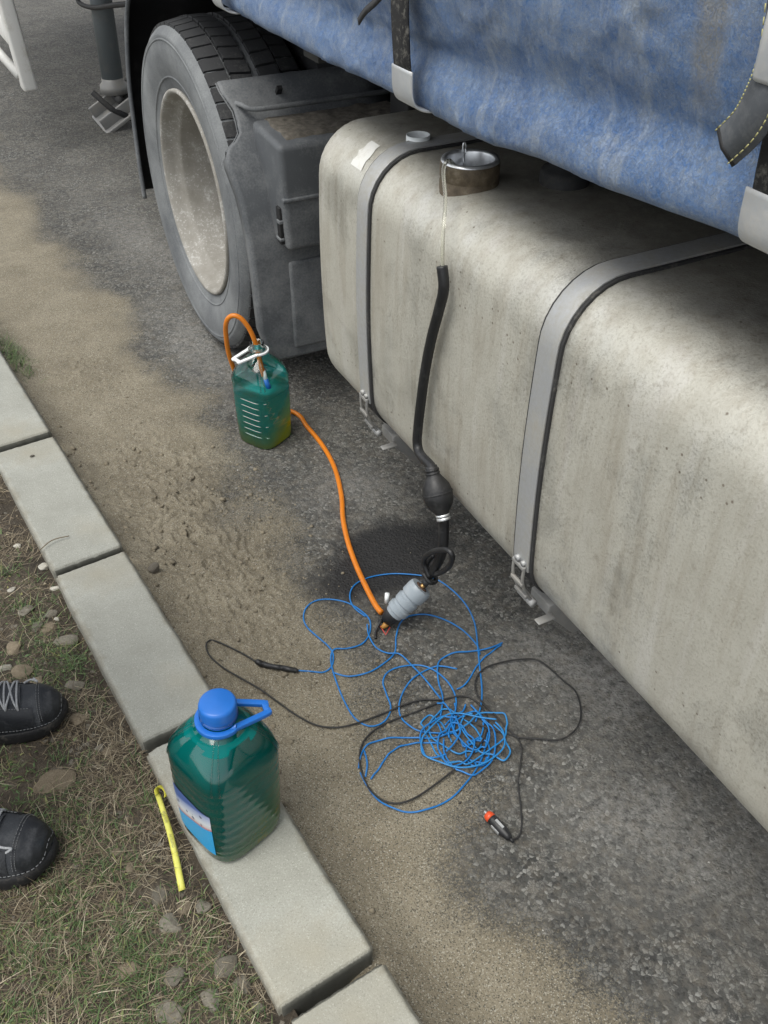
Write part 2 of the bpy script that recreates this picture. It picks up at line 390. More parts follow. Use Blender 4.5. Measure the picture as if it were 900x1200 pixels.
MT['plastic'] = m_dusty('mudguard_plastic', (.085, .092, .100), (.235, .242, .245), .52, .6, 6, 0, 180, .25)
MT['black'] = m_dusty('black_plastic', (.012, .012, .013), (.05, .05, .048), .25, .6)
MT['chassis'] = m_dusty('chassis_paint', (.022, .023, .025), (.07, .066, .058), .35, .7)
MT['dirt'] = m_plain('packed_dirt', (.115, .103, .085), .95, bump=.9, scale=60, var=.45)
MT['white_paint'] = m_dusty('white_paint', (.62, .62, .60), (.45, .43, .38), .35, .5)
M = Mat('tarpaulin')
n1 = M.noise(5, 6, .65); n2 = M.noise(230, 5, .8, dist=1.2); n3 = M.noise(16, 6, .7); n4 = M.noise(70, 4, .7, dist=.8)
blue = M.ramp(n1, [(.3, (.026, .088, .245)), (.7, (.046, .138, .34))])
dust = M.rng(M.math('ADD', M.math('MULTIPLY', n2, .70), M.math('ADD', M.math('MULTIPLY', n4, .35), M.math('MULTIPLY', n3, .30))), .56, .96)
colr = M.mix(M.math('MULTIPLY', dust, .85), blue, (.34, .39, .43))
crz = M.rng(M.math('ABSOLUTE', M.math('SUBTRACT', M.noise(95, 4, .7, dist=1.5), .5)), .0, .028, 1, 0)
colr = M.mix(M.math('MULTIPLY', crz, M.rng(n3, .35, .6, .15, .6)), colr, (.42, .46, .50))
colr = M.mix(M.math('MULTIPLY', M.rng(M.noise(120, 3, .6, co=M.map((1, 1, 1), (4, 2, 1)), dist=1.0), .60, .70), .30), colr, (.02, .06, .16))
colr = M.mix(M.math('MULTIPLY', M.rng(n3, .58, .72), .30), colr, (.20, .22, .25))
colr = M.mix(M.math('MULTIPLY', M.rng(M.noise(22, 5, .7, co=M.map((1, 1, .12), (2, 3, 1))), .54, .66), .40), colr, (.40, .43, .45))
_, ty_, tz_ = M.xyz()
stn = M.math('MULTIPLY', M.rng(M.math('ABSOLUTE', M.math('SUBTRACT', M.math('ADD', ty_, M.math('MULTIPLY', M.noise(18, 4), .05)), .725)), .012, .03, 1, 0), M.rng(M.math('ADD', tz_, M.math('MULTIPLY', n3, .06)), 1.275, 1.34))
colr = M.mix(M.math('MULTIPLY', stn, M.rng(n2, .3, .55)), colr, (.20, .21, .22))
MT['tarp'] = M.out(colr, .42, M.bump(M.math('ADD', M.math('ADD', n2, M.math('MULTIPLY', n4, .6)), M.math('MULTIPLY', crz, .4)), .8, .0025))
M = Mat('webbing'); wv = M.n('ShaderNodeTexWave', {'bands_direction': 'Y'}, {'Vector': M.co, 'Scale': 160.0, 'Distortion': .4}).outputs['Fac']
colr = M.mix(M.rng(M.noise(70, 5, .75), .50, .66), (.014, .014, .015), (.14, .135, .12))
MT['web'] = M.out(colr, .85, M.bump(wv, .4, .0008))
MT['web_grey'] = m_dusty('grey_webbing', (.075, .082, .092), (.15, .155, .16), .5, .8, 30)
MT['stitch'] = m_plain('yellow_stitching', (.40, .38, .17), .8)

# ------------------------------------------------------------------ truck
truck = empty('truck', tuple(TP0), -TANG)
tag(truck, 'dirty lorry with a blue tarpaulin side, dusty fuel tank and black tyre', 'truck')

# fuel tank ------------------------------------------------------
TZ0, TZ1, TW_, TR = .350, .975, .64, .105
def tank_profile(off=0.0, front_only=False, n=9):
    p = []
    def arc(ca, cz, t0, t1):
        for t in np.linspace(t0, t1, n): p.append((ca+(TR+off)*math.cos(t), cz+(TR+off)*math.sin(t)))
    def bulge(z): return -.006*math.sin(math.pi*np.clip((z-TZ0-TR)/(TZ1-TZ0-2*TR), 0, 1))
    arc(TR, TZ0+TR, 1.5*math.pi, math.pi)                       # bottom front
    for z in np.linspace(TZ0+TR, TZ1-TR, 9)[1:-1]: p.append((-off+bulge(z), z))
    arc(TR, TZ1-TR, math.pi, .5*math.pi)                        # top front
    for a in np.linspace(TR, TW_-TR, 7)[1:-1]: p.append((a, TZ1+off))
    if not front_only:
        arc(TW_-TR, TZ1-TR, .5*math.pi, 0); arc(TW_-TR, TZ0+TR, 2*math.pi, 1.5*math.pi)
    return p
TB0, TB1 = -.75, 1.78
rows = []
er = .03
secs = [(TB0, er), (TB0+er*.3, er*.3), (TB0+er, 0)] + [(b, 0) for b in np.linspace(TB0+er, TB1-er, 70)[1:-1]] + [(TB1-er, 0), (TB1-er*.62, er*.07), (TB1-er*.3, er*.29), (TB1-er*.08, er*.6), (TB1, er)]
for b, ins in secs:
    row = []
    for (a, z) in tank_profile(-ins):
        d = .0035*(fbm(np.array([b*1.0]), np.array([z+a]), 4, 3, 90)[0]-.5)
        row.append((a+(d if a < .1 else 0), b, z+(d if z > .93 else 0)))
    rows.append(row)
mb = MB(); mb.grid(rows, True, True)
tank = mb.build('fuel_tank', MT['tank'], truck); tag(tank, 'pale dust-coated metal fuel tank')
def strap_ribbon(off, th, b0, b1, a_end=.40, z_lo=None):
    pts_o = [q for q in tank_profile(off+th, True) if q[0] <= a_end or q[1] < .6]
    pts_i = [q for q in tank_profile(off, True) if q[0] <= a_end or q[1] < .6]
    if z_lo: k = [i for i, q in enumerate(pts_i) if q[1] >= z_lo]; pts_o = [pts_o[i] for i in k]; pts_i = [pts_i[i] for i in k]
    rows = []
    for o_, i_ in zip(pts_o, pts_i):
        rows.append([(o_[0], b0, o_[1]), (o_[0], b1, o_[1]), (i_[0], b1, i_[1]), (i_[0], b0, i_[1])])
    m = MB(); m.grid(rows, True, True); return m
for bc in (1.532, .902, .08):
    strap_ribbon(-.001, .006, bc-.0285, bc+.0285).build('rubber_strip', MT['rubber_strip'], tank, smooth=False)
    strap_ribbon(.0045, .004, bc-.0225, bc+.0225, z_lo=.43).build('tank_strap', MT['steel'], tank, smooth=False, bevel=.0012)
    # ladder shaped tensioner, barrel and bracket arm under the tank
    m = MB()
    for s in (-1, 1):
        m.tube(spline([(-.010, bc+s*.016, .445), (-.010, bc+s*.015, .410), (.0, bc+s*.014, .378), (.016, bc+s*.014, .350)], 5), .0036, 6)
    for zz, aa in ((.44, -.011), (.40, -.010), (.365, .002)): m.box(aa-.003, aa+.003, bc-.018, bc+.018, zz-.004, zz+.004)
    m.build('tensioner', MT['steel2'], tank, bevel=.001)
    MB().tube([(.018, bc-.022, .345), (.018, bc+.022, .345)], .008, 12).build('barrel_nut', MT['steel'], tank)
    for q_, r_ in ((.006, .006), (-.012, .005)): MB().tube([(-.014, bc+q_, .451), (-.004, bc+q_, .451)], r_, 8).build('rivet', MT['steel'], tank)
    m = MB()
    m.add([(.05, bc-.03, .330), (.05, bc+.03, .330), (.05, bc-.03, .305), (.05, bc+.03, .305), (.12, bc-.03, .345), (.12, bc+.03, .345), (.12, bc-.03, .225), (.12, bc+.03, .225),
           (.8, bc-.03, .345), (.8, bc+.03, .345), (.8, bc-.03, .225), (.8, bc+.03, .225)],
          [(0, 1, 3, 2), (0, 4, 5, 1), (2, 3, 7, 6), (4, 8, 9, 5), (6, 7, 11, 10), (0, 2, 6, 4), (1, 5, 7, 3), (4, 6, 10, 8), (5, 9, 11, 7), (8, 10, 11, 9)])
    m.box(.012, .050, bc-.052, bc-.036, .318, .322)
    m.build('bracket', MT['steel2'], tank, smooth=False, bevel=.003)
# filler neck
NC = (.106, 1.325)
M = Mat('neck_grime'); n1 = M.noise(30, 5, .7); z_ = M.xyz()[2]
colr = M.ramp(n1, [(.3, (.055, .042, .028)), (.55, (.13, .102, .068)), (.75, (.26, .23, .18))])
MT['neck'] = M.out(colr, .6, M.bump(M.noise(90, 4), .6, .002), .2)
MT['bright'] = m_plain('bright_metal', (.74, .76, .78), .32, .75, .15, 60)
m = MB(); T = Matrix.Translation((NC[0], NC[1], 0)); T2 = Matrix.Translation((NC[0], NC[1], -.018))
m.lathe([(.059, .91), (.058, .950), (.0565, .958), (.0535, .962), (.0535, .978), (.0515, .981), (.0515, .984), (.0535, .987), (.0535, 1.008), (.052, 1.013)], 48, T)
m.build('filler_neck', MT['neck'], tank)
m = MB(); m.lathe([(.0525, 1.0305), (.051, 1.0345), (.0435, 1.0345), (.042, 1.031), (.0415, 1.012), (.040, 1.008), (.040, .985), (.0, .984)], 48, T2)
m.build('neck_rim', MT['bright'], tank)
m = MB(); m.lathe([(.030, 1.000), (.030, 1.006), (.026, 1.008), (.024, 1.003), (.024, .992), (.0, .991)], 32, Matrix.Translation((NC[0]+.004, NC[1]+.002, -.019)))
m.build('filler_sieve', MT['bright'], tank)
m = MB(); cx, cy = NC[0]+.012, NC[1]+.041
m.tube([(cx+.004*math.cos(t)*.8, cy+.001*math.sin(t), 1.020+.010*math.sin(t)) for t in np.linspace(0, 2*math.pi, 15)], .0014, 6)
m.tube([(cx, cy, 1.011), (cx-.004, cy-.006, 1.002), (cx-.006, cy-.012, .994)], .002, 6)
m.build('sieve_clip', MT['bright'], tank)
# dark sender cap further in, worn white sticker patch
sp_ = TZ(662, 203, .99); m = MB(); m.lathe([(.045, .96), (.045, .992), (.040, 1.0), (.03, 1.0), (.028, 1.012), (0, 1.013)], 28, Matrix.Translation((sp_[0], sp_[1], 0)))
m.build('sender_cap', MT['chassis'], tank)
prof = [q for q in tank_profile(.0012, True, 17) if q[1] > .925 and q[0] < .07]
m = MB(); rr = random.Random(3)
m.grid([[(a, 1.586+rr.uniform(-.003, .003)+(i*.001), z), (a, 1.632+rr.uniform(-.005, .005), z)] for i, (a, z) in enumerate(prof)])
m.build('sticker_patch', m_dusty('sticker', (.66, .66, .63), (.5, .48, .42), .35, .6, 30), tank)

# wheel ------------------------------------------------------------
WB, WZ = 2.783, .493
def circ_row(r, a, n=96): return [(a, r*math.cos(t), r*math.sin(t)) for t in np.arange(n)*2*math.pi/n]
def make_wheel(parent, loc, rz):
    tp = [(.306, .012), (.318, .004), (.335, .000), (.36, -.010), (.40, -.018), (.43, -.018), (.452, -.014), (.458, -.016), (.463, -.012), (.474, -.004), (.482, .006), (.487, .016), (.489, .03),
          (.492, .14), (.489, .25), (.482, .274), (.463, .290), (.43, .298), (.36, .290), (.32, .28), (.306, .27)]
    m = MB(); m.grid([circ_row(r, a) for r, a in tp], True)
    w = m.build('wheel', MT['tyre'], parent, loc=loc, rot=(0, 0, rz))
    m = MB(); m.grid([circ_row(r, a+.325) for r, a in tp], True); m.build('inner_tyre', MT['tread'], w)
    # tread blocks
    m = MB()
    rowsx = [(.006, .062, 62, 0.0), (.070, .128, 62, .5), (.150, .208, 62, 0.25), (.216, .272, 62, .75)]
    for off in (0, .325):
        for a0, a1, n, ph in rowsx:
            for k in range(n):
                t0 = 2*math.pi*(k+ph)/n; dt = 2*math.pi/n*.84
                sk = .012*(1 if a0 < .14 else -1)
                r0, r1 = .478, .5025
                if a0 < .01 or a1 > .26: r1 = .500
                V = []
                for r in (r0, r1):
                    for a, ts in ((a0, 0), (a1, sk)):
                        for t in (t0, t0+dt):
                            rr_ = r-(.010 if (a == a0 and a0 < .01) or (a == a1 and a1 > .26) else 0)
                            V.append((a+off+(-.002 if a == a0 and a0 < .01 and r == r0 else 0), rr_*math.cos(t+ts), rr_*math.sin(t+ts)))
                m.add(V, [(0, 1, 3, 2), (4, 6, 7, 5), (0, 4, 5, 1), (2, 3, 7, 6), (0, 2, 6, 4), (1, 5, 7, 3)])
    tag(m.build('tread_blocks', MT['tread'], w, smooth=False), kind='stuff')
    # sidewall rings and lettering-like ribs
    m = MB()
    for r, a in ((.345, -.0045), (.447, -.0150)):
        m.grid([circ_row(r-.004, a+.002), circ_row(r-.002, a-.002), circ_row(r+.002, a-.002), circ_row(r+.004, a+.002)], True)
    m.build('sidewall_rib', MT['tyre'], w)
    # dished rim
    m = MB(); rp = [(.306, .020), (.313, .006), (.312, -.002), (.305, -.004), (.298, .002), (.296, .016), (.290, .030), (.287, .046), (.276, .050), (.274, .060), (.272, .085), (.268, .12), (.262, .165), (.258, .200), (.246, .216), (.215, .214), (.180, .204), (.165, .200), (.150, .200), (.12, .205)]
    m.grid([circ_row(r, a) for r, a in rp], True)
    rim = m.build('rim', MT['rim'], w)
    m = MB(); m.grid([circ_row(r, a, 32) for r, a in [(.13, .20), (.125, .185), (.11, .175), (.085, .170), (.08, .150), (.07, .145), (.0001, .145)]], True)
    m.build('hub', MT['rim'], w)
    for k in range(10):
        t = 2*math.pi*k/10; c_ = (.205, .168*math.cos(t), .168*math.sin(t)); m = MB()
        m.tube([(c_[0]-.03, c_[1], c_[2]), (c_[0], c_[1], c_[2])], .016, 6); m.tube([(c_[0]-.045, c_[1], c_[2]), (c_[0]-.02, c_[1], c_[2])], .009, 8)
        m.build('wheel_nut', MT['steel2'], w, smooth=False)
    return w
make_wheel(truck, (0, WB, WZ), 0)
make_wheel(truck, (2.42, WB, WZ), math.pi)
MB().tube([(.3, WB, WZ), (2.1, WB, WZ)], .085, 16).build('axle', MT['chassis'], truck)

# mudguard behind the tyre ----------------------------------------------
def guard_edge(z, th):                                           # how far the outer edge comes out
    return float(np.interp(z, [.17, .21, .28, .49, .66, .745, .775, .80, .85, .90], [.045, .012, -.006, -.010, -.020, -.034, -.028, .016, .020, .0]))
gp = [(2.222, z) for z in (.172, .18, .19, .205, .225, .25, .28, .33, .38, .43)] + [(WB-.561*math.cos(math.radians(t)), WZ+.561*math.sin(math.radians(t))) for t in (0, 6, 12, 18, 24, 26, 28, 30, 32, 34, 37, 40, 43, 46, 48.5)]
rows_o, rows_i = [], []
for k, (b, z) in enumerate(gp):
    e = guard_edge(z, 0)
    d = np.array([b-WB, z-WZ]); d[1] = max(d[1], 0); d /= np.linalg.norm(d)
    lip = .032 if z < .76 else .004
    row = [(e+.0, b-d[0]*lip, z-d[1]*lip), (e+.001, b-d[0]*.008, z-d[1]*.008), (e+.006, b-d[0]*.001, z-d[1]*.001), (e+.012, b, z)] + [(a, b, z) for a in (.08, .16, .24, .32, .40, .47)]
    rows_o.append(row)
m = MB(); m.grid(rows_o)
g = m.build('mudguard', MT['plastic'], truck)
so = g.modifiers.new('solid', 'SOLIDIFY'); so.thickness = .005; so.offset = 0
# embossed lower panel, box, slots, ledge
def rbox(name, mat, parent, x0, x1, y0, y1, z0, z1, bv, seg=3):
    return MB().box(x0, x1, y0, y1, z0, z1).build(name, mat, parent, smooth=False, bevel=bv, seg=seg)
rbox('embossed_panel', MT['plastic'], g, .092, .44, 2.206, 2.224, .205, .475, .012)
m = MB()
BX0 = .052
V = [(BX0+.008, 2.30, .545), (BX0, 2.32, .835), (BX0, 2.125, .820), (BX0+.012, 2.135, .538), (.47, 2.30, .545), (.47, 2.32, .835), (.47, 2.125, .820), (.47, 2.135, .538)]
m.add(V, [(0, 1, 2, 3), (4, 7, 6, 5), (1, 5, 6, 2), (0, 3, 7, 4), (2, 6, 7, 3), (0, 4, 5, 1)])
bx = m.build('guard_box', MT['plastic'], truck, smooth=False, bevel=.016, seg=4)
rbox('lid_seam', MT['plastic'], bx, BX0+.002, .46, 2.124, 2.140, .676, .686, .003)
rbox('latch_slot', MT['black'], bx, BX0+.000, BX0+.012, 2.155, 2.178, .555, .655, .002)
rbox('latch', MT['plastic'], bx, BX0-.003, BX0+.010, 2.152, 2.172, .612, .622, .002)
rbox('latch', MT['plastic'], bx, BX0-.003, BX0+.010, 2.152, 2.182, .565, .573, .002)
# ledge where the upper guard section overlaps
m = MB(); m.tube(spline([(.028, 2.40, .865), (.04, 2.345, .868), (.06, 2.315, .862), (.12, 2.305, .862), (.30, 2.305, .862), (.46, 2.305, .862)], 5), .007, 8)
m.build('ledge', MT['plastic'], g)
tdir = Vector((0, -math.cos(math.radians(43)), math.sin(math.radians(43)))); cpos = Vector((.155, WB, WZ))+tdir*.5655
Rm = Matrix.Translation(cpos) @ Matrix.Rotation(math.radians(43), 4, 'X')
m = MB(); m.box(-.007, .007, -.004, .006, -.022, .022, Rm); m.box(-.018, .018, -.004, .006, -.024, -.008, Rm)
m.build('guard_slot', MT['black'], g, smooth=False)
# dirt lying on the box
m = MB(); X, Y = np.meshgrid(np.linspace(.062, .45, 60), np.linspace(2.134, 2.31, 30)); Z = .8225+(Y-2.13)*.07+.006*(fbm(X, Y, 45, 4, 5)-.3)+.003*sstep(fbm(X, Y, 22, 4, 8), .45, .7)-.014*sstep(.02-np.minimum(X-.075, Y-2.145)+.02*(fbm(X, Y, 30, 3, 9)-.5), 0, .02)
m.grid([[(X[i, j], Y[i, j], Z[i, j]) for j in range(60)] for i in range(30)])
tag(m.build('dirt_layer', MT['dirt'], bx), kind='stuff')
# front flap of the guard beyond the tyre
m = MB(); fp = [(3.40, .318), (3.405, .42), (3.42, .55), (3.43, .68), (3.425, .80), (3.40, .90), (3.36, .97)]
off = [-.018, -.016, -.008, .0, .012, .022, .03]
m.grid([[(o, b-.03, z), (o+.001, b, z), (.2, b, z), (.5, b, z)] for (b, z), o in zip(fp, off)])
f2 = m.build('front_mudflap', MT['black'], truck); so = f2.modifiers.new('solid', 'SOLIDIFY'); so.thickness = .005
m = MB(); m.tube(spline([(o-.004, b-.032, z-(.02 if i == 0 else 0)) for i, ((b, z), o) in enumerate(zip(fp, off))], 6), .008, 8)
m.build('edge_trim', MT['plastic'], f2)

# body, chassis --------------------------------------------------------
MB().box(.06, 2.36, -2.5, 8.2, 1.15, 1.30).build('load_bed', MT['chassis'], truck, smooth=False)
m = MB()
for a in (.72, 1.62): m.box(a, a+.09, -2.4, 8.0, .78, 1.04)
for b in (-1.2, .3, 1.9, 3.6, 5.4, 7.2): m.box(.81, 1.62, b, b+.10, .82, 1.0); m.box(.08, 2.34, b+.02, b+.10, 1.05, 1.149)
m.build('chassis_frame', MT['chassis'], truck, smooth=False)
rbox('inner_guard', MT['black'], truck, .40, .70, 2.1, 2.2, .5, 1.1, .01)
MB().box(.0, 2.42, -2.5, 8.2, 2.75, 2.80).build('roof', MT['white_paint'], truck, smooth=False)
def tarp_z0(b): return np.interp(b, [-2.5, .2, .57, .644, .82, .97, 1.14, 1.36, 1.8, 2.24, 3.0, 8.2], [1.15, 1.155, 1.152, 1.150, 1.136, 1.131, 1.113, 1.113, 1.108, 1.109, 1.108, 1.106])
hp = np.array([[-.006, .020], [-.004, .008], [.0, -.002], [.010, -.012], [.025, -.014], [.045, -.008], [.062, .006], [.080, .016], [.098, .017], [.12, .006], [.15, -.010], [.19, -.022], [.26, -.026], [.40, -.020], [.7, -.02], [1.1, -.02], [1.62, .0]])
hh_ = np.concatenate([np.linspace(-.006, .36, 44), [.45, .6, .9, 1.3, 1.62]]); aa_ = spline(np.c_[hp, np.zeros(len(hp))], 8); hp = np.c_[hh_, np.interp(hh_, aa_[:, 0], aa_[:, 1])]
bs = np.concatenate([np.linspace(-2.5, .2, 60), np.linspace(.2, 2.6, 260)[1:], np.linspace(2.6, 8.2, 120)[1:]])
rows = []
for b in bs:
    z0 = tarp_z0(b); row = []
    pull = sum(math.exp(-((b-h)/.16)**2) for h in (.585, 1.385, 2.30, 3.2, 4.1, 5.0))
    H_ = hp[:, 0]; B_ = np.full(len(H_), b)
    NN = fbm(B_, H_*1.3, 3.2, 3, 55)-.5; FO = fbm(B_+H_*1.2, H_*2, 9, 3, 66)-.5
    CR_ = np.maximum(0, 1-np.abs(2*fbm(B_*.8+H_*.9, H_*1.0-B_*.5, 10, 3, 81)-1)*5.5)*sstep(fbm(B_, H_, 5, 2, 83), .42, .62)+.5*np.maximum(0, 1-np.abs(2*fbm(B_-H_*.7, H_*1.4+B_*.6, 15, 3, 86)-1)*5)*sstep(fbm(B_, H_, 6, 2, 88), .45, .65)
    for (h, a), nn, fold, crs in zip(hp, NN, FO, CR_):
        a = a-.0065*crs
        k = min(1, max(0, h+.01)/.12)
        row.append((a*.78*(1-.25*pull)+.020*nn*k+.006*fold+(.006*pull if h < .1 else 0), b, z0+h))
    rows.append(row)
m = MB(); m.grid(rows); tarp = m.build('tarpaulin', MT['tarp'], truck); tag(tarp, 'faded blue tarpaulin side curtain, scuffed and dusty')
m = MB(); m.grid([[(2.42, b, z) for z in (1.12, 2.75)] for b in (-2.5, 8.2)]); m.build('tarpaulin', MT['tarp'], truck)
for b in (8.2, -2.5): m = MB(); m.grid([[(a, b, z) for z in (1.15, 2.75)] for a in (0, 2.42)]); m.build('end_wall', MT['tarp'], truck)
# curtain hooks with webbing
def hook(b, z, w, lean, top=.75, sc_=1.0, aoff=0.0):
    hkp = [(.034, .045), (.036, .012), (.026, -.008), (.006, -.014), (-.020, -.006), (-.031, .012), (-.033, .05)]
    rows = []
    for (a, dz) in spline([(x_, 0, y_) for x_, y_ in hkp], 5)[:, [0, 2]]:
        a *= sc_; dz *= sc_
        rows.append([(a+aoff, b-w, z+dz), (a+aoff, b+w, z+dz)])
    m = MB(); m.grid(rows)
    h = m.build('hook', MT['hook'], tarp); so = h.modifiers.new('solid', 'SOLIDIFY'); so.thickness = .0035; so.offset = 0
    bv = h.modifiers.new('bevel', 'BEVEL'); bv.width = .001; bv.segments = 1
    rows = []
    for t in np.linspace(0, 1, 14):
        a = -.0285*sc_+aoff-.010*min(1, t*8)+.004*math.sin(t*5); rows.append([(a, b-w*.78+lean*t, z+.012+t*top), (a, b+w*.78+lean*t, z+.012+t*top)])
    m = MB(); m.grid(rows); s_ = m.build('webbing_strap', MT['web'], tarp)
    so = s_.modifiers.new('solid', 'SOLIDIFY'); so.thickness = .004; so.offset = 0
MT['hook'] = m_dusty('zinc_hook', (.52, .54, .56), (.56, .54, .5), .45, .4, 15, .4, 150, .2)
hook(1.325, 1.128, .034, .03)
hook(.545, 1.170, .040, .01, sc_=1.05)
hook(2.24, 1.120, .034, .0); hook(3.1, 1.12, .034, .0)
# loose strap tail crossing the near hook, with yellow stitching; thin tail at the other hook
tp_ = [TA(848, 172, -.060), TA(874, 146, -.068), TA(892, 114, -.070), TA(905, 76, -.064), TA(916, 20, -.05), TA(925, -60, -.045)]
P = spline(tp_, 8); rows = []; e0 = []; e1 = []
for i, p in enumerate(P):
    d = P[min(i+1, len(P)-1)]-P[max(i-1, 0)]; d /= np.linalg.norm(d); w = np.cross(d, [1, 0, 0.]); w /= np.linalg.norm(w); w *= .0205
    rows.append([p-w+np.array([.006, 0, 0]), p, p+w+np.array([.004, 0, 0])]); e0.append(p-w*.86+np.array([-.0006, 0, 0])); e1.append(p+w*.86+np.array([-.001, 0, 0]))
m = MB(); m.grid(rows); s_ = m.build('strap_tail', MT['web_grey'], tarp); so = s_.modifiers.new('solid', 'SOLIDIFY'); so.thickness = .0035; so.offset = 0
for e in (e0, e1):
    m = MB(); e = spline(np.array(e)[::2], 4)
    for i in range(0, len(e)-2, 3): m.tube([e[i]+np.array([-.002, 0, 0]), e[i+2]+np.array([-.002, 0, 0])], .0007, 5)
    m.build('stitching', MT['stitch'], tarp)
m = MB(); m.tube([rows[0][0], rows[0][1], rows[0][2]], .0035, 6); m.build('strap_end', MT['black'], tarp)
m = MB(); q = TA(940, 35, -.05); m.box(-.075, -.05, q[1]-.03, q[1]+.024, q[2]-.045, q[2]+.045); m.build('buckle', MT['hook'], tarp, smooth=False, bevel=.006)
P = spline([TA(420, 26, -.045), TA(428, 14, -.05), TA(440, 3, -.045), TA(452, -10, -.04)], 6)
m = MB(); m.grid([[p+np.array([0, -.004, -.004]), p+np.array([.002, .004, .005])] for p in P]); s_ = m.build('strap_tail', MT['black'], tarp); so = s_.modifiers.new('solid', 'SOLIDIFY'); so.thickness = .002

# support leg and white side guard further along
lg = MB(); lg.tube([(.36, 5.4, .20), (.39, 5.42, 1.1)], [.058, .058], 20)
leg = lg.build('support_leg', m_dusty('leg_paint', (.13, .15, .16), (.2, .2, .19), .4, .55), truck)
m = MB(); m.lathe([(.035, .16), (.075, .16), (.075, .20), (.06, .215), (.06, .235)], 16, Matrix.Translation((.36, 5.4, 0)), cap=True)
m.build('leg_collar', MT['steel2'], leg)
m = MB(); Rm = Matrix.Translation((.37, 5.36, .075)) @ Matrix.Rotation(math.radians(-28), 4, 'Y') @ Matrix.Rotation(math.radians(10), 4, 'X')
m.box(-.15, .15, -.12, .12, -.012, .012, Rm); m.box(-.14, .14, -.09, -.075, .0, .075, Rm); m.box(-.14, .14, .075, .09, .0, .075, Rm)
m.build('leg_foot', MT['steel2'], leg, smooth=False, bevel=.006)
m = MB(); m.tube([(.22, 5.3, .20), (.30, 5.27, .11), (.40, 5.26, .05)], .016, 8); m.tube([(.36, 5.28, .14), (.36, 5.52, .14)], .02, 10); m.tube([(.45, 5.3, .16), (.55, 5.32, .13)], .03, 10)
m.build('leg_linkage', MT['chassis'], leg)
q0 = TA(35, 105, -.12); sgm = MB()
Rm = Matrix.Translation((-.12, 5.10, .30)) @ Matrix.Rotation(math.radians(-3), 4, 'Y')
sgm.box(-.035, .035, -.05, .05, .0, .9, Rm)
sg_ = sgm.build('side_guard_post', MT['white_paint'], truck, smooth=False, bevel=.012, seg=3)
m = MB(); m.tube([(-.15, 5.12, .36), (-.24, 5.35, .50), (-.3, 5.9, .58)], .022, 10); m.build('brace', MT['white_paint'], sg_)
m = MB(); m.box(-.17, -.12, 5.12, 7.6, .50, .62); m.box(-.17, -.12, 5.12, 7.6, .80, .92); m.build('guard_rail', MT['white_paint'], sg_, smooth=False, bevel=.01)
m = MB(); m.tube(spline([TA(88, -20, .3), TA(92, 2, .3), TA(110, 9, .3), TA(135, 6, .3), TA(160, 4, .3)], 6), .012, 8); m.build('air_line', MT['black'], truck)

# ------------------------------------------------------------------ bottle cap on the tank
MT['white_plastic'] = m_plain('white_plastic', (.82, .86, .86), .35, 0, .04)
cq = TZ(490, 161, .985); cw = TW(cq)
m = MB(); m.lathe([(.0001, .004), (.021, .004), (.0225, .014), (.0238, .014), (.0242, .002), (.0235, .0), (.0001, .0)], 40)
o = m.build('bottle_cap', MT['white_plastic'], None, loc=(cw[0], cw[1], TZ1+.0015)); tag(o, 'small white plastic screw cap lying upturned on top of the fuel tank', 'cap')

# ------------------------------------------------------------------ bottles
def sq_row(hw, p, z, n=72, rot=0.0, dent=0.0):
    out = []
    for t in np.arange(n)*2*math.pi/n:
        c_, s_ = math.cos(t), math.sin(t); r = hw/((abs(c_)**p+abs(s_)**p)**(1/p))
        out.append((r*c_, r*s_, z))
    return out
def pet_mat(name, tint, rough=.06):
    M = Mat(name); nt = M.nt
    tr = M.n('ShaderNodeBsdfTransparent', None, {'Color': tint}); gl = M.n('ShaderNodeBsdfGlossy', None, {'Color': (1, 1, 1), 'Roughness': rough})
    fr = M.n('ShaderNodeFresnel', None, {'IOR': 1.5})
    mx = M.n('ShaderNodeMixShader', None, {0: M.math('MULTIPLY', fr.outputs[0], 1.15, True), 1: tr.outputs[0], 2: gl.outputs[0]})
    nt.links.new(mx.outputs[0], nt.nodes['Material Output'].inputs['Surface']); return M.m
MT['pet'] = pet_mat('clear_pet', (.90, .96, .95))
def liquid_mat(name, teal, low, z0, z1, xs_=0.0, glow_spots=False):
    M = Mat(name); x, y, z = M.xyz()
    g = M.math('ADD', z, M.math('MULTIPLY', M.math('SUBTRACT', M.noise(26, 4), .5), .05))
    g = M.math('ADD', g, M.math('MULTIPLY', x, xs_))
    f = M.rng(g, z1, z0)
    colr = M.mix(f, teal, low)  # yellow towards the base stands in for light coming through the liquid
    if glow_spots:
        s = M.math('MULTIPLY', M.rng(M.noise(42, 4, .7), .54, .62), M.rng(M.math('SUBTRACT', z, M.math('MULTIPLY', x, .5)), .085, .0))
        colr = M.mix(s, colr, (.60, .50, .02))  # yellow spots painted for the ground refracted through the base
    M.out(colr, .04, None, None, Transmission_Weight=.45, IOR=1.33)
    tl = M.n('ShaderNodeBsdfTranslucent', None, {'Color': colr}); mx = M.n('ShaderNodeMixShader', None, {0: .42, 1: M.b.outputs[0], 2: tl.outputs[0]})
    M.nt.links.new(mx.outputs[0], M.nt.nodes['Material Output'].inputs['Surface']); return M.m
BH = .30
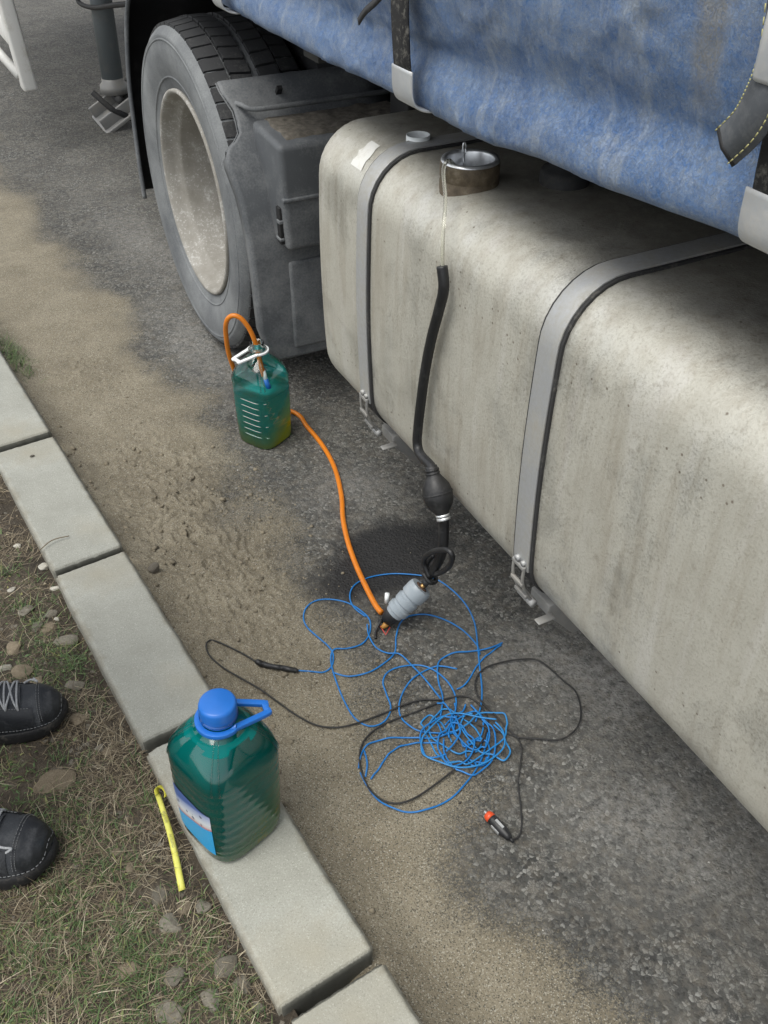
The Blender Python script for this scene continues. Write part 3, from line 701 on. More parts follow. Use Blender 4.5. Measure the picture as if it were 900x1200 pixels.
def body_prof(hw, neck_r, rib0, rib1, nrib, amp):
    P = [(0.0001, .010, 3), (hw*.60, .010, 3.6), (hw*.78, .002, 3.9), (hw*.90, .000, 3.9), (hw*.955, .004, 3.9), (hw*.98, .011, 3.9), (hw*.985, .021, 3.9)]
    for z in np.arange(.024, .205, .0028):
        w = hw*(.985+.055*math.sin(math.pi*.5*np.clip(z/.17, 0, 1)))
        if rib0 < z < rib1: w -= amp*(.5+.5*math.cos(2*math.pi*nrib*(z-rib0)/(rib1-rib0)))
        P.append((w, z, 3.8))
    for t in np.linspace(0, 1, 14)[1:]:
        z = .205+t*.075; w = hw*(1.04-.015*t)*(1-t**2.1)+(neck_r+.003)*t**2.1; P.append((w, z, 3.8-1.8*t**1.2))
    P += [(neck_r+.001, .284, 2), (neck_r, .287, 2)]
    return P
def make_bottle(name, loc, rz, hw, neck_r, nrib, level, liq, lean=0.0):
    root = empty(name, loc, rz); root.rotation_euler = (math.radians(.9*lean), math.radians(1.6*lean), rz)
    P = body_prof(hw, neck_r, .03, .20, nrib, .0006)
    m = MB(); m.grid([sq_row(w, p, z) for w, z, p in P], True)
    m.lathe([(neck_r, .287), (neck_r, .292), (neck_r+.005, .293), (neck_r+.005, .296), (neck_r, .297), (neck_r-.001, .315), (neck_r-.003, .316), (neck_r-.003, .290)], 40)
    b = m.build('bottle_body', MT['pet'], root)
    L = [(max(w-.0007, .00005), z+.0007, p) for w, z, p in P if z < level]
    m = MB(); R = [sq_row(w, p, z) for w, z, p in L]; w, z, p = L[-1]
    R += [sq_row(w, p, level), sq_row(.0001, p, level)]
    m.grid(R, True); m.build('liquid', liq, root)
    for c_ in range(4):
        for da in (-.07, .07):
            m = MB(); a_ = math.pi/4+c_*math.pi/2+da; pts = []
            for w, z, p in P:
                if .196 < z < .276:
                    cc, ss = math.cos(a_), math.sin(a_); r_ = w/((abs(cc)**p+abs(ss)**p)**(1/p)); pts.append((r_*cc, r_*ss, z))
            m.tube(pts, np.interp(np.linspace(0, 1, len(pts)), [0, .15, .8, 1], [.0003, .0018, .0012, .0004]), 6); m.build('shoulder_ridge', MT['pet'], root)
    return root, b
MT['liq_big'] = liquid_mat('coolant_dark', (.006, .40, .385), (.24, .42, .10), -.01, .13, -.7, True)
MT['liq_small'] = liquid_mat('coolant_light', (.035, .55, .56), (.85, .64, .05), .02, .125, -.9)
BK = (.262, .917, .1010)
big, bb = make_bottle('plastic_bottle', BK, math.radians(13), .0735, .026, 8, .270, MT['liq_big'], 1)
tag(big, 'large bottle of dark green liquid with blue cap standing on the kerb', 'bottle')
MT['blue'] = m_plain('blue_plastic', (.018, .15, .54), .32, 0, .06, 20)
m = MB(); seg = 72; rows = []
for r, z in [(.0283, .288), (.0290, .290), (.0290, .294), (.0283, .2955), (.0290, .297), (.0296, .300), (.0296, .318), (.0284, .3225), (.0255, .324), (.0001, .3243)]:
    row = []
    for k in range(seg):
        rr_ = r+(.0006 if (k % 2 and .299 < z < .319) else 0); t = 2*math.pi*k/seg; row.append((rr_*math.cos(t), rr_*math.sin(t), z))
    rows.append(row)
m.grid(rows, True); m.build('cap', MT['blue'], big)
def handle(parent, mat, z, r, tipd, ang, wid, hgt=.006, droop=0.0):
    m = MB(); pts = []
    for t in np.linspace(ang+math.radians(52), ang+math.radians(308), 26): pts.append((r*math.cos(t), r*math.sin(t), z))
    d = np.array([math.cos(ang), math.sin(ang)]); s = np.array([-d[1], d[0]])
    tip = [(*(d*tipd+s*wid*k), z+droop) for k in (-1.0, -.5, .5, 1.0)]
    path = [np.array(p) for p in pts] + [np.array(q) for q in tip]
    P = spline(path, 4, True)
    rows = []
    for i, p in enumerate(P):
        dd = P[(i+1) % len(P)]-P[i-1]; dd[2] = 0; dd /= np.linalg.norm(dd)+1e-9; w = np.array([-dd[1], dd[0], 0])*.0048
        u = np.array([0, 0, hgt/2])
        rows.append([p-w-u, p+w-u, p+w+u, p-w+u])
    m.grid(rows, True); return m.build('carry_handle', mat, parent, smooth=False, bevel=.0015)
handle(big, MT['blue'], .283, .034, .076, math.radians(-13-10), .010, .008, -.008)
# label on the face turned to the verge
M = Mat('paper_label'); x, y, z = M.xyz(); n1 = M.noise(60, 3)
zz = M.math('ADD', z, M.math('MULTIPLY', y, .35))
colr = M.ramp(M.rng(zz, .03, .145), [(0, (.02, .33, .66)), (.46, (.02, .33, .66)), (.48, (.50, .10, .12)), (.52, (.55, .5, .52)), (.60, (.62, .66, .70)), (.8, (.30, .36, .55)), (.86, (.06, .12, .34)), (1, (.06, .12, .34))])
colr = M.mix(M.math('MULTIPLY', M.rng(M.vor(70), .25, .3, 1, 0), M.math('MULTIPLY', M.rng(zz, .085, .09), M.rng(zz, .12, .115))), colr, (.08, .09, .16))
MT['label'] = M.out(colr, .35)
rows = []
for z in np.linspace(.028, .142, 16):
    hw = .0735*(.985+.055*math.sin(math.pi*.5*min(1, z/.17)))+.0006; full = sq_row(hw, 3.8, z, 144)
    rows.append([full[k] for k in range(57, 87)])
m = MB(); m.grid(rows); lo = m.build('label', MT['label'], big)
# second bottle, under the truck side, with the hose in its neck
SB = (.915, 2.105); sbz = road_z(*SB)
small, sb_ = make_bottle('plastic_bottle', (SB[0], SB[1], sbz-.001), math.radians(24), .066, .021, 8, .172, MT['liq_small'])
tag(small, 'open bottle of teal liquid with painted yellow glow, orange hose in its neck beside the tyre', 'bottle')
handle(small, MT['white_plastic'], .290, .027, .072, math.radians(180-24+12), .014, .005, -.004)
# raised volume marks on the body
MT['mark'] = m_plain('highlight_marks', (.48, .62, .60), .25)  # opaque pale colour stands in for highlights on the clear raised marks
for k in range(7):
    z = .045+k*.0195; m = MB(); hw = .066*(.985+.055*math.sin(math.pi*.5*min(1, z/.17)))+.0006; row = sq_row(hw, 3.8, z, 180)
    a0 = 100
    m.tube([row[j] for j in range(82, 108)], np.interp(np.arange(26), [0, 3, 22, 25], [.0002, .0007, .0007, .0002]), 5)
    if k % 2 == 0: m.tube([row[j] for j in range(112, 116)], .0006, 5)
    m.build('volume_mark', MT['mark'], small)

# ------------------------------------------------------------------ hoses and pump
def rp(px, py, r=.004, lift=0.0):
    p = G(px, py, .006)
    for _ in range(3): z = road_z(p[0], p[1])+r+lift; p = G(px, py, z)
    return p
MT['orange'] = m_plain('orange_rubber', (.62, .185, .012), .38, 0, .08, 25)
OR = .0068
sx, sy, sz = SB[0], SB[1], sbz
P = [(sx+.010, sy-.004, sz+.205), (sx+.004, sy, sz+.25), (sx+.0, sy+.004, sz+.30), (sx-.012, sy+.010, sz+.350), (sx-.030, sy+.022, sz+.385), (sx-.048, sy+.036, sz+.392), (sx-.060, sy+.052, sz+.372), (sx-.058, sy+.075, sz+.32),
     (sx-.045, sy+.098, sz+.23), (sx-.010, sy+.118, sz+.12), (sx+.04, sy+.118, sz+.045)]
P += [rp(px, py, OR) for px, py in [(346, 484), (360, 500), (378, 522), (392, 548), (400, 580), (402, 608), (408, 636), (418, 664)]]
P += [G(430, 690, .016), G(440, 709, .026), G(447, 718, .03)]
m = MB(); m.tube(spline(P, 9), OR, 14); oh = m.build('hose', MT['orange'], None)
tag(oh, 'bright orange hose running from the open bottle neck to the grey pump', 'hose')
# nozzle hanging in the neck
m = MB(); m.tube([(sx+.010, sy-.004, sz+.222), (sx+.013, sy-.010, sz+.19)], [.0055, .0065], 10); m.build('nozzle_sleeve', MT['white_plastic'], oh)
m = MB(); m.tube([(sx+.0125, sy-.009, sz+.196), (sx+.016, sy-.018, sz+.168)], .0075, 10); m.build('nozzle_tip', MT['blue'], oh)

MT['rubber'] = m_dusty('black_rubber', (.012, .0125, .014), (.055, .055, .055), .3, .45, 20, 0, 200, .15)
def hw_(px, py, a): return TW(TA(px, py, a))
hose_pts = [hw_(518, 312, -.020), hw_(520, 338, -.020), hw_(514, 365, -.021), hw_(506, 395, -.022), hw_(499, 430, -.023), hw_(494, 465, -.023), hw_(490, 500, -.023), hw_(489, 520, -.024), hw_(493, 533, -.028), hw_(504, 545, -.034), hw_(509, 553, -.036)]
m = MB(); m.tube(spline(hose_pts, 8), .0098, 14); sh = m.build('siphon_hose', MT['rubber'], None)
tag(sh, 'black rubber siphon hose with a squeeze bulb hanging down the tank side', 'hose')
b0, b1 = hw_(505, 546, -.036), hw_(520, 609, -.036); Mx = axis_frame(b0, b1); L = float(np.linalg.norm(b1-b0))
m = MB(); m.lathe([(.0001, 0), (.0120, 0), (.0128, L*.06), (.0135, L*.16), (.0175, L*.22), (.0272, L*.36), (.0306, L*.50), (.0296, L*.62), (.0238, L*.76), (.0150, L*.86), (.0128, L*.90), (.0125, L), (.0001, L)], 32, Mx)
m.build('squeeze_bulb', MT['rubber'], sh)
m = MB()
for k in np.linspace(0, 2*math.pi, 13)[:-1]: pass
m.lathe([(.0308, L*.48), (.0314, L*.495), (.0314, L*.505), (.0308, L*.52)], 32, Mx); m.build('bulb_seam', MT['rubber'], sh)
for z in (.07, .13): m = MB(); m.lathe([(.0130, L*z-.002), (.0148, L*z-.001), (.0148, L*z+.002), (.0130, L*z+.003)], 24, Mx); m.build('hose_clamp', MT['rubber'], sh)
for z in (.92, .98): m = MB(); m.lathe([(.0126, L*z-.003), (.0142, L*z-.0025), (.0142, L*z+.0025), (.0126, L*z+.003)], 24, Mx); m.build('hose_clamp', MT['bright'], sh)
MT['clear'] = m_plain('clear_tube', (.86, .86, .78), .08, 0, .04, 20, Transmission_Weight=.88)
rim_p = TZ(524, 194, 1.018)
P = [TW((NC[0]-.010, NC[1]-.012, .977)), TW((rim_p[0]+.022, rim_p[1]+.014, 1.012)), TW((rim_p[0]+.004, rim_p[1]+.004, 1.024)), TW((rim_p[0]-.012, rim_p[1]-.008, 1.014)), hw_(522, 235, .010), hw_(520, 262, -.010), hw_(519, 280, -.016), hw_(518, 318, -.020)]
m = MB(); m.tube(spline(P, 8), .0035, 10); m.build('clear_tube', MT['clear'], sh)
pt = G(494, 688, .104); pb = G(456, 724, .030)
P = [hw_(520, 606, -.036), hw_(520, 622, -.036), hw_(519, 642, -.040), hw_(513, 660, -.045), hw_(503, 676, -.048), pt+(pt-pb)*.12, pt]
m = MB(); m.tube(spline(P, 8), np.interp(np.arange(8*6+1), [0, 20, 30, 48], [.0105, .0105, .0085, .0075]), 12); m.build('lower_hose', MT['rubber'], sh)
P = [hw_(503, 676, -.058), hw_(497, 660, -.062), hw_(500, 651, -.064), hw_(512, 645, -.066), hw_(525, 645, -.064), hw_(530, 653, -.06), hw_(526, 664, -.055), hw_(516, 671, -.05), hw_(506, 672, -.045), hw_(500, 662, -.040), hw_(508, 650, -.036)]
m = MB(); m.tube(spline(P, 6), .0058, 10); m.build('tied_loop', MT['rubber'], sh)
m = MB(); q = hw_(503, 676, -.05); m.tube(spline([q+np.array([-.012, .004, .012]), q+np.array([-.008, -.014, .0]), q+np.array([.01, -.01, -.008]), q+np.array([.014, .006, .004]), q+np.array([-.004, .014, .01])], 6), .0055, 8); m.build('knot', MT['rubber'], sh)

pump = empty('electric_pump', tuple(pb)); Mx = axis_frame((0, 0, 0), tuple(pt-pb)); L = float(np.linalg.norm(pt-pb))
tag(pump, 'small grey ribbed electric pump with black taped end standing on the asphalt', 'pump')
MT['pump'] = m_dusty('pump_grey', (.27, .31, .345), (.36, .38, .39), .4, .4, 30, 0, 200, .15)
prof = [(.0001, .014)]
for z, r in [(.014, .019), (.022, .0205), (.024, .0235), (.036, .0240), (.039, .0215), (.044, .0215), (.047, .0240), (.060, .0245), (.063, .0220), (.068, .0220), (.071, .0255), (.088, .0262), (.096, .0255), (.100, .0235), (.1005, .0140)]:
    prof.append((r*1.12, z*L/.1))
m = MB(); m.lathe(prof, 36, Mx); pbd = m.build('pump_body', MT['pump'], pump); es = pbd.modifiers.new('es', 'EDGE_SPLIT'); es.split_angle = math.radians(28)
m = MB(); m.lathe([(.0145, L*.995), (.0145, L*1.012), (.010, L*1.016), (.0001, L*1.016)], 28, Mx); m.build('inlet_disc', m_plain('rusty_brown', (.10, .055, .035), .7, .2), pump)
m = MB(); m.lathe([(.006, L), (.006, L*1.08), (.0045, L*1.09)], 16, Mx); m.build('brass_fitting', m_plain('brass', (.35, .22, .09), .35, .8), pump)
m = MB(); m.lathe([(.0001, -.012), (.012, -.012), (.017, -.004), (.0205, .006), (.0212, .016), (.0200, .024), (.0195, .026)], 24, Mx); m.build('taped_end', MT['rubber'], pump)
m = MB(); q = G(453, 702, .045)-pb; m.tube([q+np.array([0, 0, -.012]), q+np.array([.005, .005, .012])], .0055, 8); m.build('white_tab', MT['white_plastic'], pump)
m = MB(); q = G(452, 732, .016)-pb; m.tube([q+np.array([-.012, -.002, -.002]), q+np.array([0, 0, 0]), q+np.array([.014, .003, .002])], [.004, .0075, .005], 8); m.build('tape_wrap', m_plain('amber_tape', (.36, .17, .03), .5), pump)
m = MB(); m.tube([G(446, 734, .012)-pb, G(452, 744, .006)-pb, G(457, 735, .012)-pb], .0016, 6); m.build('red_wire', m_plain('red_wire', (.45, .05, .04), .4), pump)
m = MB(); m.tube(spline([G(446, 728, .02)-pb, G(441, 738, .008)-pb, G(440, 748, .006)-pb], 5), .0030, 6); m.tube([G(446, 726, .018)-pb, G(447, 736, .006)-pb], .006, 8); m.build('cable_tail', MT['rubber'], pump)

# ------------------------------------------------------------------ wires on the ground (traced, then laid on the road surface)
def cpx(pts): return [(230+x/1.9565, 660+y/1.9565) for x, y in pts]
MT['bluewire'] = m_plain('blue_insulation', (.010, .16, .46), .38, 0, .12, 60)
MT['bluewire2'] = m_plain('faded_blue_insulation', (.02, .20, .48), .42, 0, .12, 60)
MT['cable'] = m_dusty('cable_black', (.016, .016, .016), (.07, .065, .058), .35, .55, 60, 0, 200, .1)
WR = .0018
lines = [
 [(232, 246), (262, 248), (292, 250), (311, 236), (314, 210), (303, 192), (280, 172), (256, 150), (246, 128), (252, 103), (275, 86), (310, 83), (350, 92), (385, 115), (399, 135), (396, 165), (378, 187), (345, 197), (315, 200), (309, 228), (322, 275), (342, 322), (366, 358), (400, 374), (432, 362), (446, 332), (436, 300), (428, 272), (440, 250), (472, 238), (515, 236), (550, 250), (580, 278), (595, 310), (592, 345), (570, 372)],
 [(312, 250), (350, 260), (395, 252), (430, 230), (455, 205), (458, 170), (468, 138), (490, 121), (530, 118), (572, 132), (615, 158), (645, 190), (650, 210)],
 [(388, 122), (362, 102), (352, 78), (362, 52), (392, 34), (440, 25), (490, 27), (545, 36), (585, 60), (618, 95), (638, 138), (645, 190), (650, 240), (655, 290), (652, 330), (640, 365)],
 [(392, 140), (396, 168), (412, 193), (440, 207), (468, 210), (495, 235), (525, 268), (552, 300), (575, 330), (600, 360)],
 [(702, 182), (672, 196), (630, 202), (590, 207), (562, 220), (553, 240), (556, 275), (565, 310), (560, 350)],
 [(700, 187), (678, 203), (655, 222), (638, 245), (620, 275), (598, 290)],
 [(598, 242), (550, 238), (510, 255), (480, 285), (466, 320), (468, 350), (490, 375), (525, 388), (570, 392)],
 [(372, 470), (378, 440), (392, 418), (425, 405), (470, 400), (520, 402), (560, 398), (600, 385)],
 [(376, 480), (392, 512), (420, 545), (460, 566), (500, 571), (545, 560), (590, 535), (622, 500), (648, 462), (662, 425), (668, 390)],
 [(385, 430), (392, 460), (388, 490)],
 [(400, 495), (420, 470), (440, 440), (470, 420), (520, 412), (560, 415)],
]
rw = random.Random(12)
mb = MB(); mb2 = MB()
def lay(pts, r, lift, n=6):
    P = spline(np.array([(*p, 0) for p in cpx(pts)]), n)[:, :2]
    P3 = np.array([rp(px, py, r, lift) for px, py in P])
    return P3
li = 0
for k, ln in enumerate(lines):
    P3 = lay(ln, WR, .0004*(k % 5))
    P3[:, 2] += .0025*np.abs(np.sin(np.linspace(0, 9+k, len(P3))))**3
    mb.tube(P3, WR, 7)
# the bunched coil
for k in range(13):
    cx, cy = rw.gauss(615, 38), rw.gauss(400, 24); rx, ry = rw.uniform(40, 105), rw.uniform(22, 72); a0 = rw.uniform(0, 6.28); ph = rw.uniform(0, 3.1)
    pts = []
    for t in np.linspace(0, rw.uniform(4.2, 6.6), 14):
        jx, jy = rw.gauss(0, 3.5), rw.gauss(0, 3.5); ex, ey = rx*math.cos(t+a0), ry*math.sin(t+a0)
        px, py = cx+ex*math.cos(ph)-ey*math.sin(ph)*.8+jx, cy+ex*math.sin(ph)*.7+ey*math.cos(ph)+jy
        px = 612+(px-612)*min(1, 108/max(1, abs(px-612))); py = 405+(py-405)*min(1, 84/max(1, abs(py-405))); pts.append((px, py))
    P3 = lay(pts, WR, .001+.0012*k*.6)
    (mb if k % 3 else mb2).tube(P3, WR, 7)
bw_ = mb.build('electric_wire', MT['bluewire'], None); tag(bw_, 'long thin blue electric wire lying in loose loops and a tangled coil', 'wire')
mb2.build('coil_loops', MT['bluewire2'], bw_)
cab = MB(); CR = .0022
cables = [
 [(140, 228), (118, 214), (88, 198), (58, 184), (34, 177), (23, 188), (30, 212), (60, 240), (100, 264), (145, 290), (190, 322), (230, 350), (275, 372), (320, 377), (365, 368), (420, 348), (475, 325), (520, 313), (560, 313), (600, 305), (628, 308), (652, 328), (668, 358), (664, 392), (640, 430), (595, 472), (540, 515), (495, 543), (455, 552), (420, 540), (392, 510), (377, 470), (375, 435), (386, 405), (412, 380), (455, 358), (505, 340), (550, 322), (565, 316)],
 [(560, 318), (590, 345), (625, 362), (670, 380), (715, 392), (735, 400), (746, 425), (742, 470), (738, 510), (744, 560), (746, 600), (740, 625), (722, 637), (716, 630)],
 [(735, 400), (780, 402), (832, 406), (865, 388), (880, 360), (880, 325), (868, 292), (840, 268), (812, 243), (782, 224), (745, 222), (700, 228), (662, 240), (643, 262), (640, 290), (655, 320), (685, 350), (712, 378), (735, 398)],
]
for k, ln in enumerate(cables):
    P3 = lay(ln, CR, .0025+.0006*k); P3[:, 2] += .003*np.abs(np.sin(np.linspace(0, 7+k, len(P3))))**3; cab.tube(P3, [CR*.9, .0017, .0019][k], 7)
cb = cab.build('power_cable', MT['cable'], None); tag(cb, 'thin black twin power cable looping over the sand and asphalt', 'cable')
m = MB(); P3 = lay([(136, 224), (160, 234), (195, 240), (234, 247)], .006, .001); m.tube(P3, np.interp(np.linspace(0, 1, len(P3)), [0, .06, .3, .5, .7, .94, 1], [.003, .0065, .0070, .0055, .0068, .0055, .0028]), 9); m.build('taped_joint', MT['rubber'], cb)
# car lighter plug
p0 = rp(569, 952, .0095); p1 = rp(598, 983, .0085); Mx = axis_frame((0, 0, 0), tuple(p1-p0)); L = float(np.linalg.norm(p1-p0))
plug = empty('lighter_plug', tuple(p0)); tag(plug, 'black car lighter plug with orange-red tip at the end of the cable', 'plug')
m = MB(); m.lathe([(.0001, L*.24), (.0098, L*.24), (.0102, L*.30), (.0102, L*.72), (.0088, L*.80), (.0075, L*.90), (.0060, L*.97), (.0001, L)], 24, Mx); m.build('plug_body', MT['rubber'], plug)
m = MB(); m.lathe([(.0001, L*.06), (.0075, L*.06), (.0092, L*.10), (.0100, L*.16), (.0100, L*.245), (.0001, L*.245)], 24, Mx); m.build('red_tip', m_plain('red_plastic', (.62, .075, .02), .35), plug)
m = MB(); m.lathe([(.0001, -.004), (.002, -.003), (.0026, .0), (.0026, L*.07)], 12, Mx); m.build('contact_pin', MT['bright'], plug)
m = MB(); m.box(-.0025, .0025, .0095, .0118, L*.40, L*.70, Mx); m.box(-.0118, -.0095, -.0025, .0025, L*.40, L*.70, Mx); m.build('side_contact', MT['bright'], plug, smooth=False)
m = MB(); m.tube([p1*0+(p1-p0)*.97, (p1-p0)*1.12, rp(600, 986, .003)-p0+np.array([0, 0, .001])], [.0042, .0030, .0022], 8); m.build('strain_relief', MT['rubber'], plug)

# ------------------------------------------------------------------ verge: stones, grass, litter, yellow strip
def vp(px, py, lift=0.0):
    p = G(px, py, VZ)
    for _ in range(4): p = G(px, py, verge_z(p[0], p[1])+lift)
    return p
def stone_mesh(seed, flat):
    r = random.Random(seed); bm = bmesh.new(); bmesh.ops.create_icosphere(bm, subdivisions=3, radius=1)
    ax = Vector((r.gauss(0, 1), r.gauss(0, 1), r.gauss(0, 1)))
    cuts = [(Vector((r.gauss(0, 1), r.gauss(0, 1), r.gauss(0, .7))).normalized(), r.uniform(.48, .85)) for _ in range(10)]
    for v in bm.verts:
        for n, d in cuts:
            e = v.co.dot(n)-d
            if e > 0: v.co -= n*e*.93
        n = vn(np.array([v.co.x*1.3+seed*7]), np.array([v.co.y*1.3+v.co.z*1.7]), 2.2, seed)[0]-.5
        v.co *= 1+.16*n; v.co.z *= flat
    me = bpy.data.meshes.new('stone'); bm.to_mesh(me); bm.free(); return me
def m_stone(name, c, c2):
    M = Mat(name); a = M.noise(3.2, 5, .6); b = M.noise(18, 5, .75)
    oi = M.n('ShaderNodeObjectInfo')
    colr = M.mix(M.rng(a, .3, .7), c, c2); colr = M.mix(M.math('MULTIPLY', M.rng(b, .45, .7), .35), colr, tuple(x*.55 for x in c))
    colr = M.mix(1.0, colr, M.ramp(oi.outputs['Random'], [(0, (.68, .66, .62)), (1, (1.18, 1.16, 1.12))]), 'MULTIPLY')
    return M.out(colr, .85, M.bump(b, .4, .05))
ST = {'tan': m_stone('tan_stone', (.19, .155, .11), (.27, .23, .17)), 'grey': m_stone('grey_stone', (.15, .138, .112), (.25, .235, .20)), 'white': m_stone('white_stone', (.46, .45, .40), (.60, .59, .54))}
stones = [ # px, py, half width px, aspect, colour, label
 (68, 917, 25, .66, 'tan', 'large flat tan stone lying in the verge between the two shoes'),
 (26, 787, 17, .55, 'tan', 'long rounded tan stone beside the toe of the upper shoe'),
 (17, 759, 11, .75, 'tan', None), (58, 738, 11, .8, 'tan', 'rounded tan stone above the weed patch near the upper shoe'), (44, 735, 8, 1., 'grey', None), (76, 751, 14, .6, 'grey', 'flat angular grey stone next to a green weed patch by the kerb'),
 (5, 784, 8, .9, 'white', 'white pebble at the edge of the stony patch near the upper shoe'),
 (13, 806, 6, .9, 'white', None), (52, 665, 7, .8, 'white', 'knobbly white stone touching the kerb at a joint'), (64, 691, 6, 1., 'white', None), (66, 726, 4, 1., 'white', None), (14, 691, 5, .8, 'white', None),
 (85, 803, 13, .6, 'grey', 'flat grey stone right at the toe of the upper shoe'), (42, 798, 9, .8, 'tan', None), (92, 842, 12, .8, 'tan', 'tan stone in front of the upper shoe toe towards the kerb'), (60, 720, 7, .7, 'grey', None), (30, 716, 9, .8, 'grey', None),
 (187, 1051, 13, .8, 'grey', 'pale stone just below the end of the yellow strip'), (200, 1082, 14, .7, 'grey', 'grey stone below the pale one at the yellow strip end'), (216, 1064, 10, .8, 'tan', 'small tan stone beside the end of the yellow strip'), (237, 1062, 11, .7, 'grey', 'small grey stone between the yellow strip end and the kerb'),
 (263, 1132, 15, .85, 'grey', 'rounded grey stone in the grass close against the kerb'), (203, 1144, 14, .75, 'grey', None), (285, 1157, 12, .8, 'grey', 'grey stone tucked against the kerb near its lower joint'), (247, 1171, 13, .85, 'grey', None), (200, 1186, 15, .8, 'grey', None),
 (150, 1135, 14, .7, 'tan', None), (128, 880, 10, .7, 'tan', None), (138, 1000, 7, .8, 'tan', None), (152, 1018, 8, .7, 'tan', None), (85, 1150, 9, .45, 'tan', 'thin flat tan stone chip lying in the grass'), (118, 878, 7, .8, 'grey', None), (300, 1180, 9, .8, 'grey', None), (108, 708, 6, .8, 'tan', None), (20, 640, 5, .8, 'white', 'single white pebble in dry grass beside the kerb')]
for k, (px, py, hp_, asp, c_, lab) in enumerate(stones):
    p = vp(px, py); dist = np.linalg.norm(p-_C); r = hp_*dist/FPX
    me = stone_mesh(k+1, .8); o = link('stone', me, ST[c_])
    sy_ = min(1.0, asp*1.25); zs = r*(.42 if hp_ > 8 else .65)
    o.location = (p[0], p[1], verge_z(p[0], p[1])+zs*.05); o.scale = (r*1.05, r*sy_, zs)
    o.rotation_euler = (0, 0, -YAW+random.Random(k).uniform(-.5, .5))
    if lab: tag(o, lab, 'stone', 'stones in the verge')
    else: tag(o, {'tan': 'plain tan stone half sunk in the verge soil', 'grey': 'plain grey stone half sunk in the verge soil', 'white': 'tiny white pebble in the verge soil'}[c_], 'stone', {'tan': 'tan stones in the verge', 'grey': 'grey stones in the verge', 'white': 'white pebbles in the verge'}[c_])
cr_ = np.random.default_rng(31); nC = 560
cx_ = np.concatenate([cr_.normal(.58, .13, nC-90), cr_.normal(.375, .02, 90)]); cy_ = np.concatenate([cr_.normal(1.72, .34, nC-90), cr_.uniform(.6, 3., 90)])
okc = (cx_ > .36) & (cx_ < .9) & (cy_ > .5); cx_, cy_ = cx_[okc], cy_[okc]
bmc = bmesh.new(); bmesh.ops.create_icosphere(bmc, subdivisions=1, radius=1); iv = np.array([v.co[:] for v in bmc.verts]); jf = np.array([[v.index for v in f.verts] for f in bmc.faces]); bmc.free()
sc3 = np.clip(cr_.lognormal(-6.0, .5, len(cx_)), .0010, .0062)
Vc = iv[None]*(1+cr_.normal(0, .34, (len(cx_), len(iv), 3)))*sc3[:, None, None]*np.array([1, 1, .6])*(1+.6*cr_.random((len(cx_), 1, 3)))
Vc = Vc+np.stack([cx_, cy_, road_h(cx_, cy_)+sc3*.15], -1)[:, None]
me = np_mesh('mud_crumbs', Vc.reshape(-1, 3), (np.arange(len(cx_))[:, None, None]*len(iv)+jf[None]).reshape(-1, 3))
MT['mudcrumb'] = m_plain('dried_mud', (.19, .165, .12), .95, bump=.7, scale=30, var=.35)
tag(link('mud_crumbs', me, MT['mudcrumb'], smooth=False), 'crumbs of dried mud strewn over the sand', 'mud', kind='stuff')
p = rp(180, 668, .0); o = link('mud_clod', stone_mesh(91, .8), MT['dirt']); o.location = (p[0], p[1], road_z(p[0], p[1])+.006); o.scale = (.020, .016, .014); tag(o, 'dark lump of dried mud on the sand beside a kerb joint', 'mud clod')

def blades(name, mat, N, seed, region, dens, hl, hw, flat, hfun, tint):
    r = np.random.default_rng(seed); x0, x1, y0, y1 = region
    x = r.uniform(x0, x1, N*4); y = r.uniform(y0, y1, N*4); keep = r.random(N*4) < dens(x, y); x = x[keep][:N]; y = y[keep][:N]; n = len(x)
    z = hfun(x, y)-.002; az = r.uniform(0, 2*math.pi, n); L = r.uniform(*hl, n)*(.6+.8*r.random(n)); W = r.uniform(*hw, n); fl = r.uniform(*flat, n)
    bend = r.uniform(.2, 1.1, n); curve = r.normal(0, .5, n)
    V = np.zeros((n, 7, 3)); t = 0.0; px, py, pz = x.copy(), y.copy(), z.copy(); S = 3
    for s in range(S+1):
        wd = W*(1-s/S*.9)*.5; a = az+curve*s/S; sx_, sy_ = -np.sin(a), np.cos(a)
        if s < S:
            V[:, 2*s, 0] = px-sx_*wd; V[:, 2*s, 1] = py-sy_*wd; V[:, 2*s, 2] = pz; V[:, 2*s+1, 0] = px+sx_*wd; V[:, 2*s+1, 1] = py+sy_*wd; V[:, 2*s+1, 2] = pz+wd*.4
        else: V[:, 6, 0] = px; V[:, 6, 1] = py; V[:, 6, 2] = pz
        el = fl-bend*(s/S); st_ = L/S
        px = px+np.cos(a)*np.cos(el)*st_; py = py+np.sin(a)*np.cos(el)*st_; pz = pz+np.sin(el)*st_
        pz = np.maximum(pz, hfun(px, py)+.0012)
    base = np.arange(n)[:, None]*7
    F = np.concatenate([base+np.array([[0, 1, 3]]), base+np.array([[0, 3, 2]]), base+np.array([[2, 3, 5]]), base+np.array([[2, 5, 4]]), base+np.array([[4, 5, 6]])], 0)
    me = np_mesh(name, V.reshape(-1, 3), F, {'tint': np.repeat(tint(r, n, x, y), 7)})
    o = link(name, me, mat); return o
def m_blade(name, stops):
    M = Mat(name); c_ = M.ramp(M.attr('tint'), stops); return M.out(c_, .6, None, None, Subsurface_Weight=0.0)
MT['grass'] = m_blade('grass_blades', [(0, (.040, .078, .024)), (.5, (.075, .130, .040)), (.8, (.13, .18, .062)), (1, (.24, .24, .09))])
MT['straw'] = m_blade('dry_blades', [(0, (.070, .050, .03)), (.4, (.16, .125, .077)), (.75, (.30, .25, .165)), (1, (.45, .40, .29))])
